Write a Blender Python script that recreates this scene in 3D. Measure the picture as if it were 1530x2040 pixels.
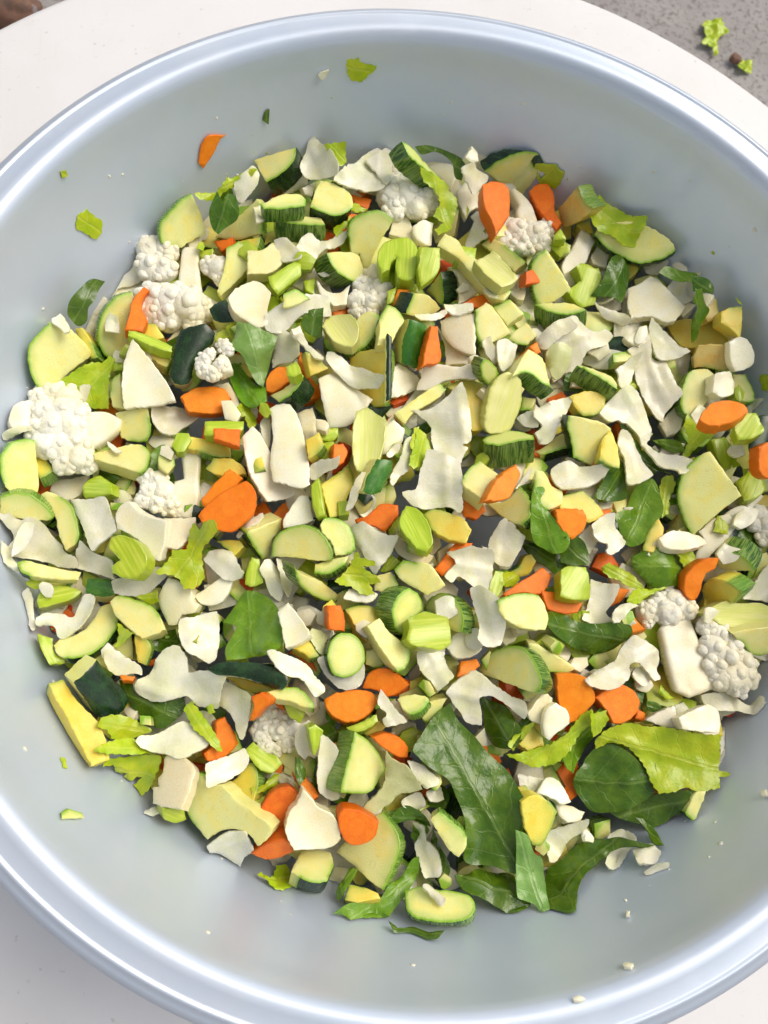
import bpy, math, random
import numpy as np
from mathutils import Vector, Matrix, noise
from mathutils.geometry import delaunay_2d_cdt

for o in list(bpy.data.objects):
    bpy.data.objects.remove(o)
scene = bpy.context.scene
COL = scene.collection
rng = np.random.default_rng(11)
random.seed(11)

# ------------------------------------------------------------------ camera
F_PX = 1541.0
CAM = np.array([-0.0713, -0.1559, 0.5837])
PITCH, ROLL = 0.2839, -0.0958
cp, sp, cr, sr = math.cos(PITCH), math.sin(PITCH), math.cos(ROLL), math.sin(ROLL)
ROT = np.array([[1, 0, 0], [0, cp, -sp], [0, sp, cp]]) @ np.array([[cr, 0, sr], [0, 1, 0], [-sr, 0, cr]])
cam_data = bpy.data.cameras.new('camera')
cam = bpy.data.objects.new('camera', cam_data)
COL.objects.link(cam)
m4 = Matrix([list(ROT[i]) + [CAM[i]] for i in range(3)] + [[0, 0, 0, 1]])
cam.matrix_world = m4
cam_data.sensor_fit = 'VERTICAL'
cam_data.sensor_height = 36.0
cam_data.lens = 36.0 * F_PX / 2040.0
cam_data.clip_start = 0.01
cam_data.clip_end = 200.0
cam_data.dof.use_dof = True
cam_data.dof.focus_distance = 0.44
cam_data.dof.aperture_fstop = 16.0
scene.camera = cam

# ------------------------------------------------------------------ sky, sun, exposure
SUN_ELEV, SUN_AZ = math.radians(50), math.radians(28)      # azimuth counter-clockwise from +X
world = bpy.data.worlds.new('World')
scene.world = world
world.use_nodes = True
wn = world.node_tree.nodes
wl = world.node_tree.links
bg = wn['Background']
sky = wn.new('ShaderNodeTexSky')
sky.sky_type = 'NISHITA'
sky.sun_disc = False
sky.sun_elevation = SUN_ELEV
sky.sun_rotation = math.radians(90) - SUN_AZ
sky.air_density = 1.0
sky.dust_density = 3.0
sky.ozone_density = 1.0
haze = wn.new('ShaderNodeHueSaturation')           # thin bright cloud: the sky is paler than clear blue
haze.inputs['Saturation'].default_value = 0.22
wl.new(sky.outputs[0], haze.inputs['Color'])
wl.new(haze.outputs[0], bg.inputs[0])
bg.inputs[1].default_value = 0.115
sun_data = bpy.data.lights.new('sun', 'SUN')
sun_data.energy = 1.4
sun_data.angle = math.radians(40)
sun_data.color = (1.0, 0.89, 0.72)
sun = bpy.data.objects.new('sun', sun_data)
COL.objects.link(sun)
sun.location = (1, 0.4, 2)
sd = Vector((math.cos(SUN_AZ) * math.cos(SUN_ELEV), math.sin(SUN_AZ) * math.cos(SUN_ELEV), math.sin(SUN_ELEV)))
sun.rotation_euler = sd.to_track_quat('Z', 'Y').to_euler()
vs = scene.view_settings
vs.view_transform = 'Standard'
vs.look = 'None'
vs.exposure = 0.42
vs.gamma = 1.0
vs.use_curve_mapping = False
scene.cycles.use_denoising = True
scene.cycles.use_adaptive_sampling = True
scene.cycles.adaptive_threshold = 0.025
scene.cycles.max_bounces = 8
scene.cycles.diffuse_bounces = 3
scene.cycles.glossy_bounces = 3
scene.cycles.transmission_bounces = 3


# ------------------------------------------------------------------ node helpers
class NT:
    def __init__(self, name):
        self.m = bpy.data.materials.new(name)
        self.m.use_nodes = True
        self.t = self.m.node_tree
        self.b = self.t.nodes['Principled BSDF']
        self.out = self.t.nodes['Material Output']

    def n(self, typ, **kw):
        nd = self.t.nodes.new(typ)
        for k, v in kw.items():
            setattr(nd, k, v)
        return nd

    def l(self, a, b):
        self.t.links.new(a, b)

    def attr(self, name, sock='Fac'):
        return self.n('ShaderNodeAttribute', attribute_name=name).outputs[sock]

    def math(self, op, a, b=None, c=None, clamp=False):
        nd = self.n('ShaderNodeMath', operation=op, use_clamp=clamp)
        for i, v in enumerate((a, b, c)):
            if v is None:
                continue
            if isinstance(v, (int, float)):
                nd.inputs[i].default_value = v
            else:
                self.l(v, nd.inputs[i])
        return nd.outputs[0]

    def mix(self, f, a, b, blend='MIX'):
        nd = self.n('ShaderNodeMix', data_type='RGBA', blend_type=blend)
        for i, v in ((0, f), (6, a), (7, b)):
            if isinstance(v, (int, float)):
                nd.inputs[i].default_value = v
            elif isinstance(v, tuple):
                nd.inputs[i].default_value = v + (1,) if len(v) == 3 else v
            else:
                self.l(v, nd.inputs[i])
        return nd.outputs[2]

    def vec(self, scale=(1, 1, 1), attr='luv'):
        mp = self.n('ShaderNodeMapping')
        if attr:
            self.l(self.attr(attr, 'Vector'), mp.inputs[0])
        else:
            self.l(self.n('ShaderNodeTexCoord').outputs['Object'], mp.inputs[0])
        mp.inputs['Scale'].default_value = scale
        return mp.outputs[0]

    def noise(self, v, scale, detail=3, rough=0.55):
        nd = self.n('ShaderNodeTexNoise')
        self.l(v, nd.inputs['Vector'])
        nd.inputs['Scale'].default_value = scale
        nd.inputs['Detail'].default_value = detail
        nd.inputs['Roughness'].default_value = rough
        return nd.outputs[0]

    def rampf(self, f, a, b):
        nd = self.n('ShaderNodeMapRange', clamp=True, interpolation_type='SMOOTHSTEP')
        self.l(f, nd.inputs[0])
        nd.inputs[1].default_value = a
        nd.inputs[2].default_value = b
        return nd.outputs[0]

    def bump(self, h, strength, dist):
        nd = self.n('ShaderNodeBump')
        nd.inputs['Strength'].default_value = strength
        nd.inputs['Distance'].default_value = dist
        self.l(h, nd.inputs['Height'])
        self.l(nd.outputs[0], self.b.inputs['Normal'])

    def fin(self, col, rough=0.4, sss=0.0, radius=(0.003, 0.002, 0.001), spec=0.5, coat=0.0):
        # piece-to-piece brightness from the 'rnd' attribute
        r = self.attr('rnd')
        k = self.math('MULTIPLY_ADD', r, 0.16, 0.92)
        hsv = self.n('ShaderNodeHueSaturation')
        self.l(k, hsv.inputs['Value'])
        self.l(self.math('MULTIPLY_ADD', r, 0.016, 0.492), hsv.inputs['Hue'])
        self.l(col, hsv.inputs['Color'])
        self.l(hsv.outputs[0], self.b.inputs['Base Color'])
        if isinstance(rough, (int, float)):
            self.b.inputs['Roughness'].default_value = rough
        else:
            self.l(rough, self.b.inputs['Roughness'])
        self.b.inputs['Specular IOR Level'].default_value = spec
        if coat:
            self.b.inputs['Coat Weight'].default_value = coat
            self.b.inputs['Coat Roughness'].default_value = 0.09
            self.b.inputs['Coat IOR'].default_value = 1.33
        if sss:
            self.b.inputs['Subsurface Weight'].default_value = sss
            self.b.inputs['Subsurface Radius'].default_value = radius
            self.b.inputs['Subsurface Scale'].default_value = 1.0
        return self.m


def mat_flesh(name, col, core, rind):
    t = NT(name)
    v = t.vec()
    nz = t.noise(v, 0.10, 3)
    fine = t.noise(v, 1.5, 2, 0.65)
    c = t.mix(t.rampf(nz, 0.40, 0.66), col, core)
    rd = t.attr('rind')
    # seeds: pale ovals in a wetter, yellower middle
    se = t.n('ShaderNodeTexVoronoi')
    t.l(t.vec((1.0, 0.55, 1)), se.inputs['Vector'])
    se.inputs['Scale'].default_value = 0.36
    mid = t.math('MULTIPLY', t.rampf(rd, 0.02, 0.0), t.rampf(t.noise(v, 0.13, 2), 0.42, 0.6))
    ring = t.math('MULTIPLY', t.rampf(t.math('ABSOLUTE', t.math('SUBTRACT', se.outputs['Distance'], 0.33)), 0.10, 0.02), mid)
    c = t.mix(t.math('MULTIPLY', ring, 0.28), c, tuple(x * 0.72 for x in core))
    c = t.mix(t.math('MULTIPLY', t.math('MULTIPLY', t.rampf(se.outputs['Distance'], 0.25, 0.05), mid), 0.35), c, tuple(min(1, x * 1.12 + 0.02) for x in col))
    fib = t.noise(t.vec((1.6, 0.12, 1)), 1.0, 1, 0.6)
    c = t.mix(t.math('MULTIPLY', t.rampf(fib, 0.5, 0.75), 0.16), c, tuple(x * 0.85 for x in col))
    pale = tuple(0.55 * a + 0.45 * b for a, b in zip(col, rind))
    wob = t.math('ADD', rd, t.math('MULTIPLY_ADD', fine, 0.3, -0.15))
    c = t.mix(t.rampf(wob, 0.05, 0.85), c, pale)
    c = t.mix(t.rampf(wob, 0.66, 0.98), c, rind)
    t.bump(fine, 0.35, 0.0006)
    return t.fin(c, t.math('MULTIPLY_ADD', fine, 0.3, 0.24), 0.22, (0.005, 0.004, 0.0016), 0.5, 0.2)


def mat_skin(name, dark, light, lo, hi, stripe):
    t = NT(name)
    if stripe:
        s = t.noise(t.vec((0.9, 0.10, 1)), 0.8, 4, 0.65)
    else:
        s = t.noise(t.vec((0.22, 0.12, 1)), 0.9, 4, 0.6)
    big = t.noise(t.vec((0.5, 0.25, 1)), 0.22, 2)
    s = t.math('MULTIPLY_ADD', big, 0.35, t.math('MULTIPLY_ADD', s, 0.85, -0.10))
    c = t.mix(t.rampf(s, lo, hi), dark, light)
    vo = t.n('ShaderNodeTexVoronoi')
    t.l(t.vec((1, 1, 1)), vo.inputs['Vector'])
    vo.inputs['Scale'].default_value = 0.75
    sp_ = t.rampf(vo.outputs['Distance'], 0.22, 0.08)
    c = t.mix(t.math('MULTIPLY', sp_, 0.6), c, tuple(min(1, x * 1.6 + 0.05) for x in light))
    t.bump(s, 0.15, 0.0006)
    return t.fin(c, t.math('MULTIPLY_ADD', s, 0.25, 0.14), 0.0)


def mat_carrot(name, col, core, dark):
    t = NT(name)
    v = t.vec()
    nz = t.noise(v, 0.25, 4, 0.6)
    c = t.mix(t.rampf(nz, 0.35, 0.7), col, core)
    fine = t.noise(t.vec((1, 1, 1)), 1.3, 4, 0.65)
    c = t.mix(t.math('MULTIPLY', t.rampf(fine, 0.5, 0.72), 0.45), c, dark)
    sxy = t.n('ShaderNodeSeparateXYZ')
    t.l(v, sxy.inputs[0])
    rad = t.math('SQRT', t.math('ADD', t.math('POWER', sxy.outputs[0], 2.0), t.math('POWER', sxy.outputs[1], 2.0)))
    rad = t.math('ADD', rad, t.math('MULTIPLY_ADD', nz, 4.0, -2.0))
    c = t.mix(t.math('MULTIPLY', t.rampf(rad, 5.6, 3.6), 0.22), c, tuple(min(1, x * 1.12 + 0.012) for x in core))
    c = t.mix(t.math('MULTIPLY', t.rampf(t.math('ABSOLUTE', t.math('SUBTRACT', rad, 5.2)), 0.9, 0.1), 0.14), c, dark)
    c = t.mix(t.math('MULTIPLY', t.rampf(t.attr('rind'), 0.3, 1.0), 0.5), c, dark)
    spot = t.rampf(t.noise(v, 2.6, 2), 0.62, 0.72)
    c = t.mix(t.math('MULTIPLY', spot, 0.35), c, (0.92, 0.36, 0.05))
    t.bump(fine, 0.4, 0.0007)
    return t.fin(c, t.math('MULTIPLY_ADD', fine, 0.25, 0.32), 0.10, (0.004, 0.0015, 0.0006), 0.3, 0.08)


def mat_white(name, col, tint, ribs=0.0, trans=0.0):
    t = NT(name)
    v = t.vec()
    nz = t.noise(v, 0.07, 3)
    c = t.mix(t.rampf(nz, 0.38, 0.66), col, tint)
    vn = t.noise(t.vec((0.55, 0.06, 1)), 0.8, 3, 0.6)
    c = t.mix(t.math('MULTIPLY', t.rampf(vn, 0.5, 0.75), 0.22), c, tuple(x * 0.88 for x in tint))
    fine = t.noise(v, 0.9, 2, 0.6)
    h = fine
    if trans:
        ve = t.n('ShaderNodeTexVoronoi', feature='DISTANCE_TO_EDGE')
        wv = t.n('ShaderNodeVectorMath', operation='MULTIPLY_ADD')
        nn = t.n('ShaderNodeTexNoise')
        t.l(v, nn.inputs['Vector'])
        nn.inputs['Scale'].default_value = 0.12
        t.l(nn.outputs['Color'], wv.inputs[0])
        wv.inputs[1].default_value = (9, 9, 0)
        t.l(t.vec((1.0, 0.45, 1)), wv.inputs[2])
        t.l(wv.outputs[0], ve.inputs['Vector'])
        ve.inputs['Scale'].default_value = 0.085
        vein = t.rampf(ve.outputs['Distance'], 0.07, 0.0)
        c = t.mix(t.math('MULTIPLY', vein, 0.35), c, tuple(min(1, x * 1.06) for x in col))
        c = t.mix(t.math('MULTIPLY', t.rampf(t.noise(v, 0.045, 2), 0.5, 0.72), 0.45), c, (0.70, 0.76, 0.40))
        h = t.math('MULTIPLY_ADD', vein, 0.5, h)
    if ribs:
        w = t.n('ShaderNodeTexWave')
        t.l(t.vec((0.1, 1, 1)), w.inputs[0])
        w.inputs['Scale'].default_value = ribs
        w.inputs['Distortion'].default_value = 1.0
        h = t.math('MULTIPLY_ADD', w.outputs[1], 1.4, h)
        c = t.mix(t.math('MULTIPLY', w.outputs[1], 0.15), c, tuple(x * 0.8 for x in tint))
    t.bump(h, 0.16, 0.0007)
    m = t.fin(c, t.math('MULTIPLY_ADD', fine, 0.25, 0.16), 0.35, (0.006, 0.005, 0.0035), 0.5, 0.2)
    if trans:
        add_translucent(t, c, trans)
    return m


def add_translucent(t, col, f):
    tr = t.n('ShaderNodeBsdfTranslucent')
    t.l(col, tr.inputs['Color'])
    mx = t.n('ShaderNodeMixShader')
    mx.inputs[0].default_value = f
    t.l(t.b.outputs[0], mx.inputs[1])
    t.l(tr.outputs[0], mx.inputs[2])
    t.l(mx.outputs[0], t.out.inputs['Surface'])


def mat_celery(name, col, pale):
    t = NT(name)
    st = t.noise(t.vec((0.8, 0.05, 0.3)), 0.7, 3, 0.6)
    c = t.mix(t.rampf(st, 0.4, 0.65), col, pale)
    c = t.mix(t.math('MULTIPLY', t.rampf(t.attr('rind'), 0.1, 1.0), 0.6), c, tuple(x * 0.75 for x in col))
    t.bump(st, 0.3, 0.0008)
    return t.fin(c, 0.3, 0.22, (0.003, 0.003, 0.001), 0.5, 0.2)


def mat_leaf(name, col, lite, vein, rough, trans):
    t = NT(name)
    sx = t.n('ShaderNodeSeparateXYZ')
    t.l(t.attr('luv', 'Vector'), sx.inputs[0])
    wob = t.noise(t.vec(), 0.09, 2)
    u = t.math('MULTIPLY_ADD', wob, 9.0, sx.outputs[0])
    av = t.math('ABSOLUTE', t.math('MULTIPLY_ADD', wob, 3.0, t.math('SUBTRACT', sx.outputs[1], 1.5)))
    main = t.rampf(av, 1.0, 0.35)
    ph = t.math('FRACT', t.math('MULTIPLY', t.math('MULTIPLY_ADD', av, -0.8, u), 0.075))
    side = t.rampf(t.math('ABSOLUTE', t.math('SUBTRACT', ph, 0.5)), 0.045, 0.012)
    veins = t.math('MAXIMUM', main, t.math('MULTIPLY', side, 0.75))
    nz = t.noise(t.vec(), 0.12, 4, 0.6)
    c = t.mix(t.rampf(nz, 0.35, 0.7), col, lite)
    c = t.mix(t.math('MULTIPLY', veins, 0.28), c, vein)
    cell = t.n('ShaderNodeTexVoronoi')
    t.l(t.vec(), cell.inputs['Vector'])
    cell.inputs['Scale'].default_value = 0.32
    h = t.math('MULTIPLY_ADD', veins, -0.8, t.math('MULTIPLY', cell.outputs['Distance'], -0.25))
    h = t.math('ADD', h, t.math('MULTIPLY', t.noise(t.vec(), 0.5, 3), 0.8))
    t.bump(h, 0.35, 0.0010)
    m = t.fin(c, t.math('MULTIPLY_ADD', nz, 0.2, rough - 0.12), 0.0, (0.003, 0.002, 0.001), 0.5, 0.2)
    add_translucent(t, c, trans)
    return m


def mat_curd(name):
    t = NT(name)
    v = t.vec(attr=None)
    nz = t.noise(v, 45, 3)
    c = t.mix(t.rampf(nz, 0.38, 0.68), (0.92, 0.88, 0.73), (0.90, 0.82, 0.56))
    vo = t.n('ShaderNodeTexVoronoi')
    t.l(v, vo.inputs['Vector'])
    vo.inputs['Scale'].default_value = 620
    hh = t.math('MULTIPLY', vo.outputs['Distance'], -1.0)
    t.bump(t.math('ADD', hh, t.noise(v, 350, 3)), 0.30, 0.0007)
    return t.fin(c, 0.55, 0.25, (0.004, 0.0035, 0.0025))


M = {
    'zu.l': mat_flesh('zucchini_flesh_pale', (0.80, 0.785, 0.30), (0.84, 0.76, 0.22), (0.24, 0.45, 0.015)),
    'zu.w': mat_flesh('zucchini_flesh_white', (0.81, 0.77, 0.36), (0.80, 0.74, 0.28), (0.42, 0.55, 0.12)),
    'zu.y': mat_flesh('zucchini_flesh_yellow', (0.80, 0.68, 0.11), (0.83, 0.62, 0.06), (0.34, 0.43, 0.05)),
    'zu.o': mat_flesh('zucchini_flesh_deep_yellow', (0.72, 0.58, 0.17), (0.74, 0.46, 0.07), (0.36, 0.38, 0.05)),
    'skin.d': mat_skin('zucchini_skin_dark', (0.008, 0.026, 0.008), (0.02, 0.07, 0.014), 0.4, 0.75, False),
    'skin.s': mat_skin('zucchini_skin_striped', (0.022, 0.085, 0.012), (0.22, 0.34, 0.06), 0.38, 0.62, True),
    'skin.m': mat_skin('zucchini_skin_green', (0.035, 0.15, 0.012), (0.09, 0.24, 0.025), 0.4, 0.7, False),
    'skin.l': mat_skin('zucchini_skin_light', (0.10, 0.24, 0.025), (0.26, 0.38, 0.07), 0.38, 0.65, True),
    'ca': mat_carrot('carrot_orange', (0.86, 0.195, 0.004), (0.90, 0.25, 0.008), (0.72, 0.125, 0.003)),
    'ca.r': mat_carrot('carrot_red', (0.70, 0.10, 0.010), (0.76, 0.15, 0.014), (0.48, 0.05, 0.006)),
    'rb': mat_white('cabbage_rib_white', (0.89, 0.84, 0.64), (0.87, 0.79, 0.51)),
    'rb.c': mat_white('cabbage_core_cream', (0.85, 0.79, 0.55), (0.84, 0.74, 0.44)),
    'rb.r': mat_white('cabbage_rib_ridged', (0.82, 0.75, 0.48), (0.80, 0.70, 0.40), 0.12),
    'cb': mat_white('cabbage_white', (0.91, 0.86, 0.66), (0.87, 0.82, 0.50), 0, 0.08),
    'cb.g': mat_white('cabbage_green', (0.72, 0.74, 0.36), (0.66, 0.68, 0.28), 0, 0.15),
    'ce': mat_celery('celery_green', (0.42, 0.56, 0.02), (0.58, 0.67, 0.07)),
    'ce.p': mat_celery('celery_pale', (0.70, 0.73, 0.20), (0.78, 0.77, 0.30)),
    'lf': mat_leaf('greens_dark', (0.062, 0.150, 0.006), (0.115, 0.215, 0.010), (0.30, 0.42, 0.10), 0.24, 0.18),
    'lf.b': mat_leaf('greens_bright', (0.14, 0.31, 0.010), (0.22, 0.41, 0.018), (0.38, 0.52, 0.09), 0.28, 0.20),
    'lf.p': mat_leaf('greens_mint', (0.20, 0.38, 0.07), (0.28, 0.46, 0.11), (0.40, 0.56, 0.20), 0.25, 0.22),
    'cl': mat_leaf('celery_leaf_yellow_green', (0.42, 0.58, 0.012), (0.58, 0.66, 0.020), (0.68, 0.72, 0.12), 0.34, 0.20),
    'stem': mat_white('cauliflower_stem', (0.89, 0.84, 0.65), (0.87, 0.79, 0.52)),
    'curd': mat_curd('cauliflower_curd'),
}


def mat_plain(name, build):
    t = NT(name)
    build(t)
    return t.m


def _basin(t):
    v = t.vec(attr=None)
    sx = t.n('ShaderNodeSeparateXYZ')
    t.l(v, sx.inputs[0])
    ang = t.math('ARCTAN2', sx.outputs[1], sx.outputs[0])
    cb = t.n('ShaderNodeCombineXYZ')
    t.l(t.math('MULTIPLY', ang, 1.5), cb.inputs[0])
    t.l(t.math('MULTIPLY', sx.outputs[2], 420.0), cb.inputs[1])
    brushed = t.noise(cb.outputs[0], 1.0, 4, 0.7)
    blot = t.noise(v, 14, 4, 0.6)
    c = t.mix(t.rampf(blot, 0.35, 0.7), (0.57, 0.645, 0.77), (0.61, 0.67, 0.775))
    t.l(c, t.b.inputs['Base Color'])
    t.b.inputs['Metallic'].default_value = 0.42
    t.l(t.math('MULTIPLY_ADD', brushed, 0.10, t.math('MULTIPLY_ADD', blot, 0.12, 0.28)), t.b.inputs['Roughness'])
    scr = t.rampf(t.noise(t.vec((35, 35, 900), attr=None), 1.0, 3, 0.6), 0.70, 0.80)
    smear = t.rampf(t.noise(t.vec((9, 9, 4), attr=None), 3.0, 5, 0.65), 0.5, 0.75)
    rr = t.math('MULTIPLY_ADD', smear, 0.14, t.math('MULTIPLY_ADD', brushed, 0.10, 0.33))
    t.l(t.math('MULTIPLY_ADD', scr, 0.2, rr), t.b.inputs['Roughness'])
    t.bump(t.math('MULTIPLY_ADD', brushed, 0.25, t.math('MULTIPLY_ADD', scr, -0.3, t.noise(v, 26, 3))), 0.06, 0.0015)


def _table(t):
    v = t.vec(attr=None)
    n1 = t.noise(v, 6, 5, 0.6)
    c = t.mix(t.rampf(n1, 0.3, 0.75), (0.77, 0.76, 0.775), (0.72, 0.705, 0.705))
    sc = t.n('ShaderNodeTexNoise')
    t.l(t.vec((260, 9, 1), attr=None), sc.inputs['Vector'])
    sc.inputs['Scale'].default_value = 1.0
    sc.inputs['Detail'].default_value = 5
    sc2 = t.n('ShaderNodeTexNoise')
    t.l(t.vec((11, 300, 1), attr=None), sc2.inputs['Vector'])
    sc2.inputs['Scale'].default_value = 1.0
    sc2.inputs['Detail'].default_value = 5
    s = t.math('MAXIMUM', t.rampf(sc.outputs[0], 0.68, 0.76), t.rampf(sc2.outputs[0], 0.68, 0.76))
    c = t.mix(t.math('MULTIPLY', s, 0.08), c, (0.45, 0.38, 0.33))
    st = t.rampf(t.noise(v, 17, 4, 0.6), 0.56, 0.72)
    c = t.mix(t.math('MULTIPLY', st, 0.22), c, (0.60, 0.52, 0.43))
    sp2 = t.rampf(t.noise(v, 160, 2), 0.68, 0.76)
    c = t.mix(t.math('MULTIPLY', sp2, 0.35), c, (0.40, 0.33, 0.26))
    t.l(c, t.b.inputs['Base Color'])
    t.b.inputs['Roughness'].default_value = 0.42
    t.bump(t.math('ADD', t.math('MULTIPLY', s, -0.15), t.noise(v, 300, 3)), 0.10, 0.0006)


def _ground(t):
    v = t.vec(attr=None)
    n1 = t.noise(v, 5, 5, 0.65)
    n2 = t.noise(v, 90, 5, 0.7)
    c = t.mix(t.rampf(n1, 0.3, 0.72), (0.38, 0.36, 0.355), (0.30, 0.28, 0.275))
    c = t.mix(t.math('MULTIPLY', t.rampf(n2, 0.5, 0.62), 0.75), c, (0.16, 0.135, 0.125))
    t.l(c, t.b.inputs['Base Color'])
    t.b.inputs['Roughness'].default_value = 0.85
    t.bump(t.math('ADD', n2, n1), 0.5, 0.006)


def _brown(t):
    v = t.vec(attr=None)
    n1 = t.noise(v, 40, 5, 0.65)
    t.l(t.mix(t.rampf(n1, 0.35, 0.7), (0.20, 0.10, 0.065), (0.10, 0.06, 0.045)), t.b.inputs['Base Color'])
    t.b.inputs['Roughness'].default_value = 0.8
    t.bump(n1, 0.6, 0.004)


def _stone(t):
    v = t.vec(attr=None)
    n1 = t.noise(v, 50, 5, 0.65)
    t.l(t.mix(t.rampf(n1, 0.35, 0.7), (0.26, 0.24, 0.25), (0.13, 0.12, 0.13)), t.b.inputs['Base Color'])
    t.b.inputs['Roughness'].default_value = 0.7
    t.bump(n1, 0.5, 0.003)


def _leg(t):
    t.b.inputs['Base Color'].default_value = (0.75, 0.73, 0.70, 1)
    t.b.inputs['Roughness'].default_value = 0.45


MB = mat_plain('basin_satin_metal', _basin)
MT = mat_plain('table_white_plastic', _table)
MG = mat_plain('ground_concrete', _ground)
MBR = mat_plain('brick_brown', _brown)
MST = mat_plain('stone_grey', _stone)
MLEG = mat_plain('table_leg_plastic', _leg)


# ------------------------------------------------------------------ mesh helpers
def new_obj(name, verts, faces, mats, parent=None, smooth=True, sharp=None, fmat=None, attrs=None):
    me = bpy.data.meshes.new(name)
    me.from_pydata([tuple(map(float, v)) for v in verts], [], [tuple(map(int, f)) for f in faces])
    for m in mats:
        me.materials.append(m)
    if fmat is not None:
        me.polygons.foreach_set('material_index', np.asarray(fmat, dtype=np.int32))
    if smooth:
        me.polygons.foreach_set('use_smooth', np.ones(len(me.polygons), dtype=bool))
    for k, a in (attrs or {}).items():
        a = np.asarray(a, dtype=np.float32)
        if a.ndim == 1:
            at = me.attributes.new(k, 'FLOAT', 'POINT')
            at.data.foreach_set('value', a)
        else:
            at = me.attributes.new(k, 'FLOAT_VECTOR', 'POINT')
            at.data.foreach_set('vector', a.ravel())
    me.update()
    if sharp:
        me.set_sharp_from_angle(angle=math.radians(sharp))
    o = bpy.data.objects.new(name, me)
    COL.objects.link(o)
    if parent is not None:
        o.parent = parent
    return o


def lathe(name, prof, seg, mat, center=(0, 0, 0), parent=None, sharp=None):
    verts, faces = [], []
    for r, z in prof:
        for i in range(seg):
            a = 2 * math.pi * i / seg
            verts.append((center[0] + r * math.cos(a), center[1] + r * math.sin(a), center[2] + z))
    for j in range(len(prof) - 1):
        for i in range(seg):
            k = (i + 1) % seg
            faces.append((j * seg + i, j * seg + k, (j + 1) * seg + k, (j + 1) * seg + i))
    return new_obj(name, verts, faces, [mat], parent, True, sharp)


# ------------------------------------------------------------------ setting
def disc_ground():
    n = 96
    vs_, fs = [(0, 0, -0.72)], []
    for j, r in enumerate((2, 10, 60)):
        for i in range(n):
            a = 2 * math.pi * i / n
            vs_.append((r * math.cos(a), r * math.sin(a), -0.72))
    for i in range(n):
        fs.append((0, 1 + i, 1 + (i + 1) % n))
    for j in range(2):
        for i in range(n):
            k = (i + 1) % n
            fs.append((1 + j * n + i, 1 + (j + 1) * n + i, 1 + (j + 1) * n + k, 1 + j * n + k))
    o = new_obj('ground', vs_, fs, [MG])
    o['kind'] = 'structure'


disc_ground()

TX, TY, TR = -0.0089, 0.0582, 0.547
tab = bpy.data.objects.new('round_table', None)
COL.objects.link(tab)
tab.location = (TX, TY, -0.72)
tab['label'] = 'round white plastic table under the basin'
tab['category'] = 'table'
tp = [(0.0001, -0.028), (TR - 0.02, -0.028)]
for k in range(9):
    a = -math.pi / 2 + math.pi * k / 8
    tp.append((TR - 0.013 + 0.013 * math.cos(a), -0.0135 + 0.0135 * math.sin(a)))
tp += [(TR - 0.04, 0.0), (0.2, 0.0), (0.0001, 0.0)]
lathe('tabletop', tp, 160, MT, (0, 0, 0.72), tab, 50)
for k in range(4):
    a = math.pi / 4 + k * math.pi / 2
    lx, ly = 0.36 * math.cos(a), 0.36 * math.sin(a)
    lathe('leg', [(0.0001, 0.0), (0.018, 0.0), (0.020, 0.02), (0.026, 0.66), (0.034, 0.692)], 20, MLEG, (lx, ly, 0), tab, 50)

# basin: inside profile from the floor up, over the rolled rim, down the outside
WALL = [(0.0001, 0.006), (0.10, 0.006), (0.170, 0.0065), (0.183, 0.009), (0.193, 0.017), (0.200, 0.030), (0.226, 0.083), (0.250, 0.132), (0.2665, 0.172), (0.2705, 0.185)]
prof = list(WALL)
prof += [(0.2722, 0.1925), (0.2738, 0.1968), (0.2760, 0.1995), (0.2790, 0.2008), (0.2820, 0.2006), (0.2885, 0.2001), (0.2893, 0.2003), (0.2900, 0.2009), (0.2907, 0.2011),
         (0.2914, 0.2008), (0.2922, 0.1998), (0.2945, 0.1987), (0.2968, 0.1972), (0.2985, 0.1948), (0.2995, 0.1910), (0.2998, 0.1800), (0.2990, 0.1765), (0.2975, 0.1765), (0.2968, 0.180), (0.2968, 0.188), (0.2950, 0.1925),
         (0.2900, 0.1965), (0.2800, 0.1970), (0.2765, 0.1940), (0.2735, 0.1840), (0.2695, 0.1715), (0.253, 0.131), (0.229, 0.082), (0.203, 0.028), (0.196, 0.013), (0.187, 0.004), (0.172, 0.001), (0.10, 0.001), (0.0001, 0.001)]
basin = lathe('basin', prof, 256, MB, (0, 0, 0))
basin['label'] = 'large round satin grey-blue metal basin holding the chopped vegetables'
basin['category'] = 'basin'


def rock(name, c, size, mat, seed, label, cat, squash=(1, 1, 0.6)):
    import bmesh
    bm = bmesh.new()
    bmesh.ops.create_icosphere(bm, subdivisions=4, radius=1.0)
    vv = []
    for v in bm.verts:
        p = v.co.copy()
        k = 1 + 0.22 * noise.noise(p * 1.4 + Vector((seed, 0, 0))) + 0.07 * noise.noise(p * 5 + Vector((0, seed, 0)))
        vv.append((c[0] + p.x * k * size * squash[0], c[1] + p.y * k * size * squash[1], c[2] + p.z * k * size * squash[2]))
    ff = [[v.index for v in f.verts] for f in bm.faces]
    bm.free()
    o = new_obj(name, vv, ff, [mat])
    o['label'] = label
    o['category'] = cat
    return o


# ------------------------------------------------------------------ geometry of the picture: rays
def ray_dirs(px):
    px = np.asarray(px, float)
    d = np.c_[(px[:, 0] - 765) / F_PX, -(px[:, 1] - 1020) / F_PX, -np.ones(len(px))]
    return d @ ROT.T


def to_plane(px, o, n):
    d = ray_dirs(px)
    t = ((o - CAM) @ n) / (d @ n)
    return CAM + d * t[:, None]


def project(p):
    q = (np.asarray(p) - CAM) @ ROT
    return np.c_[765 + F_PX * q[:, 0] / -q[:, 2], 1020 - F_PX * q[:, 1] / -q[:, 2]]


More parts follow.
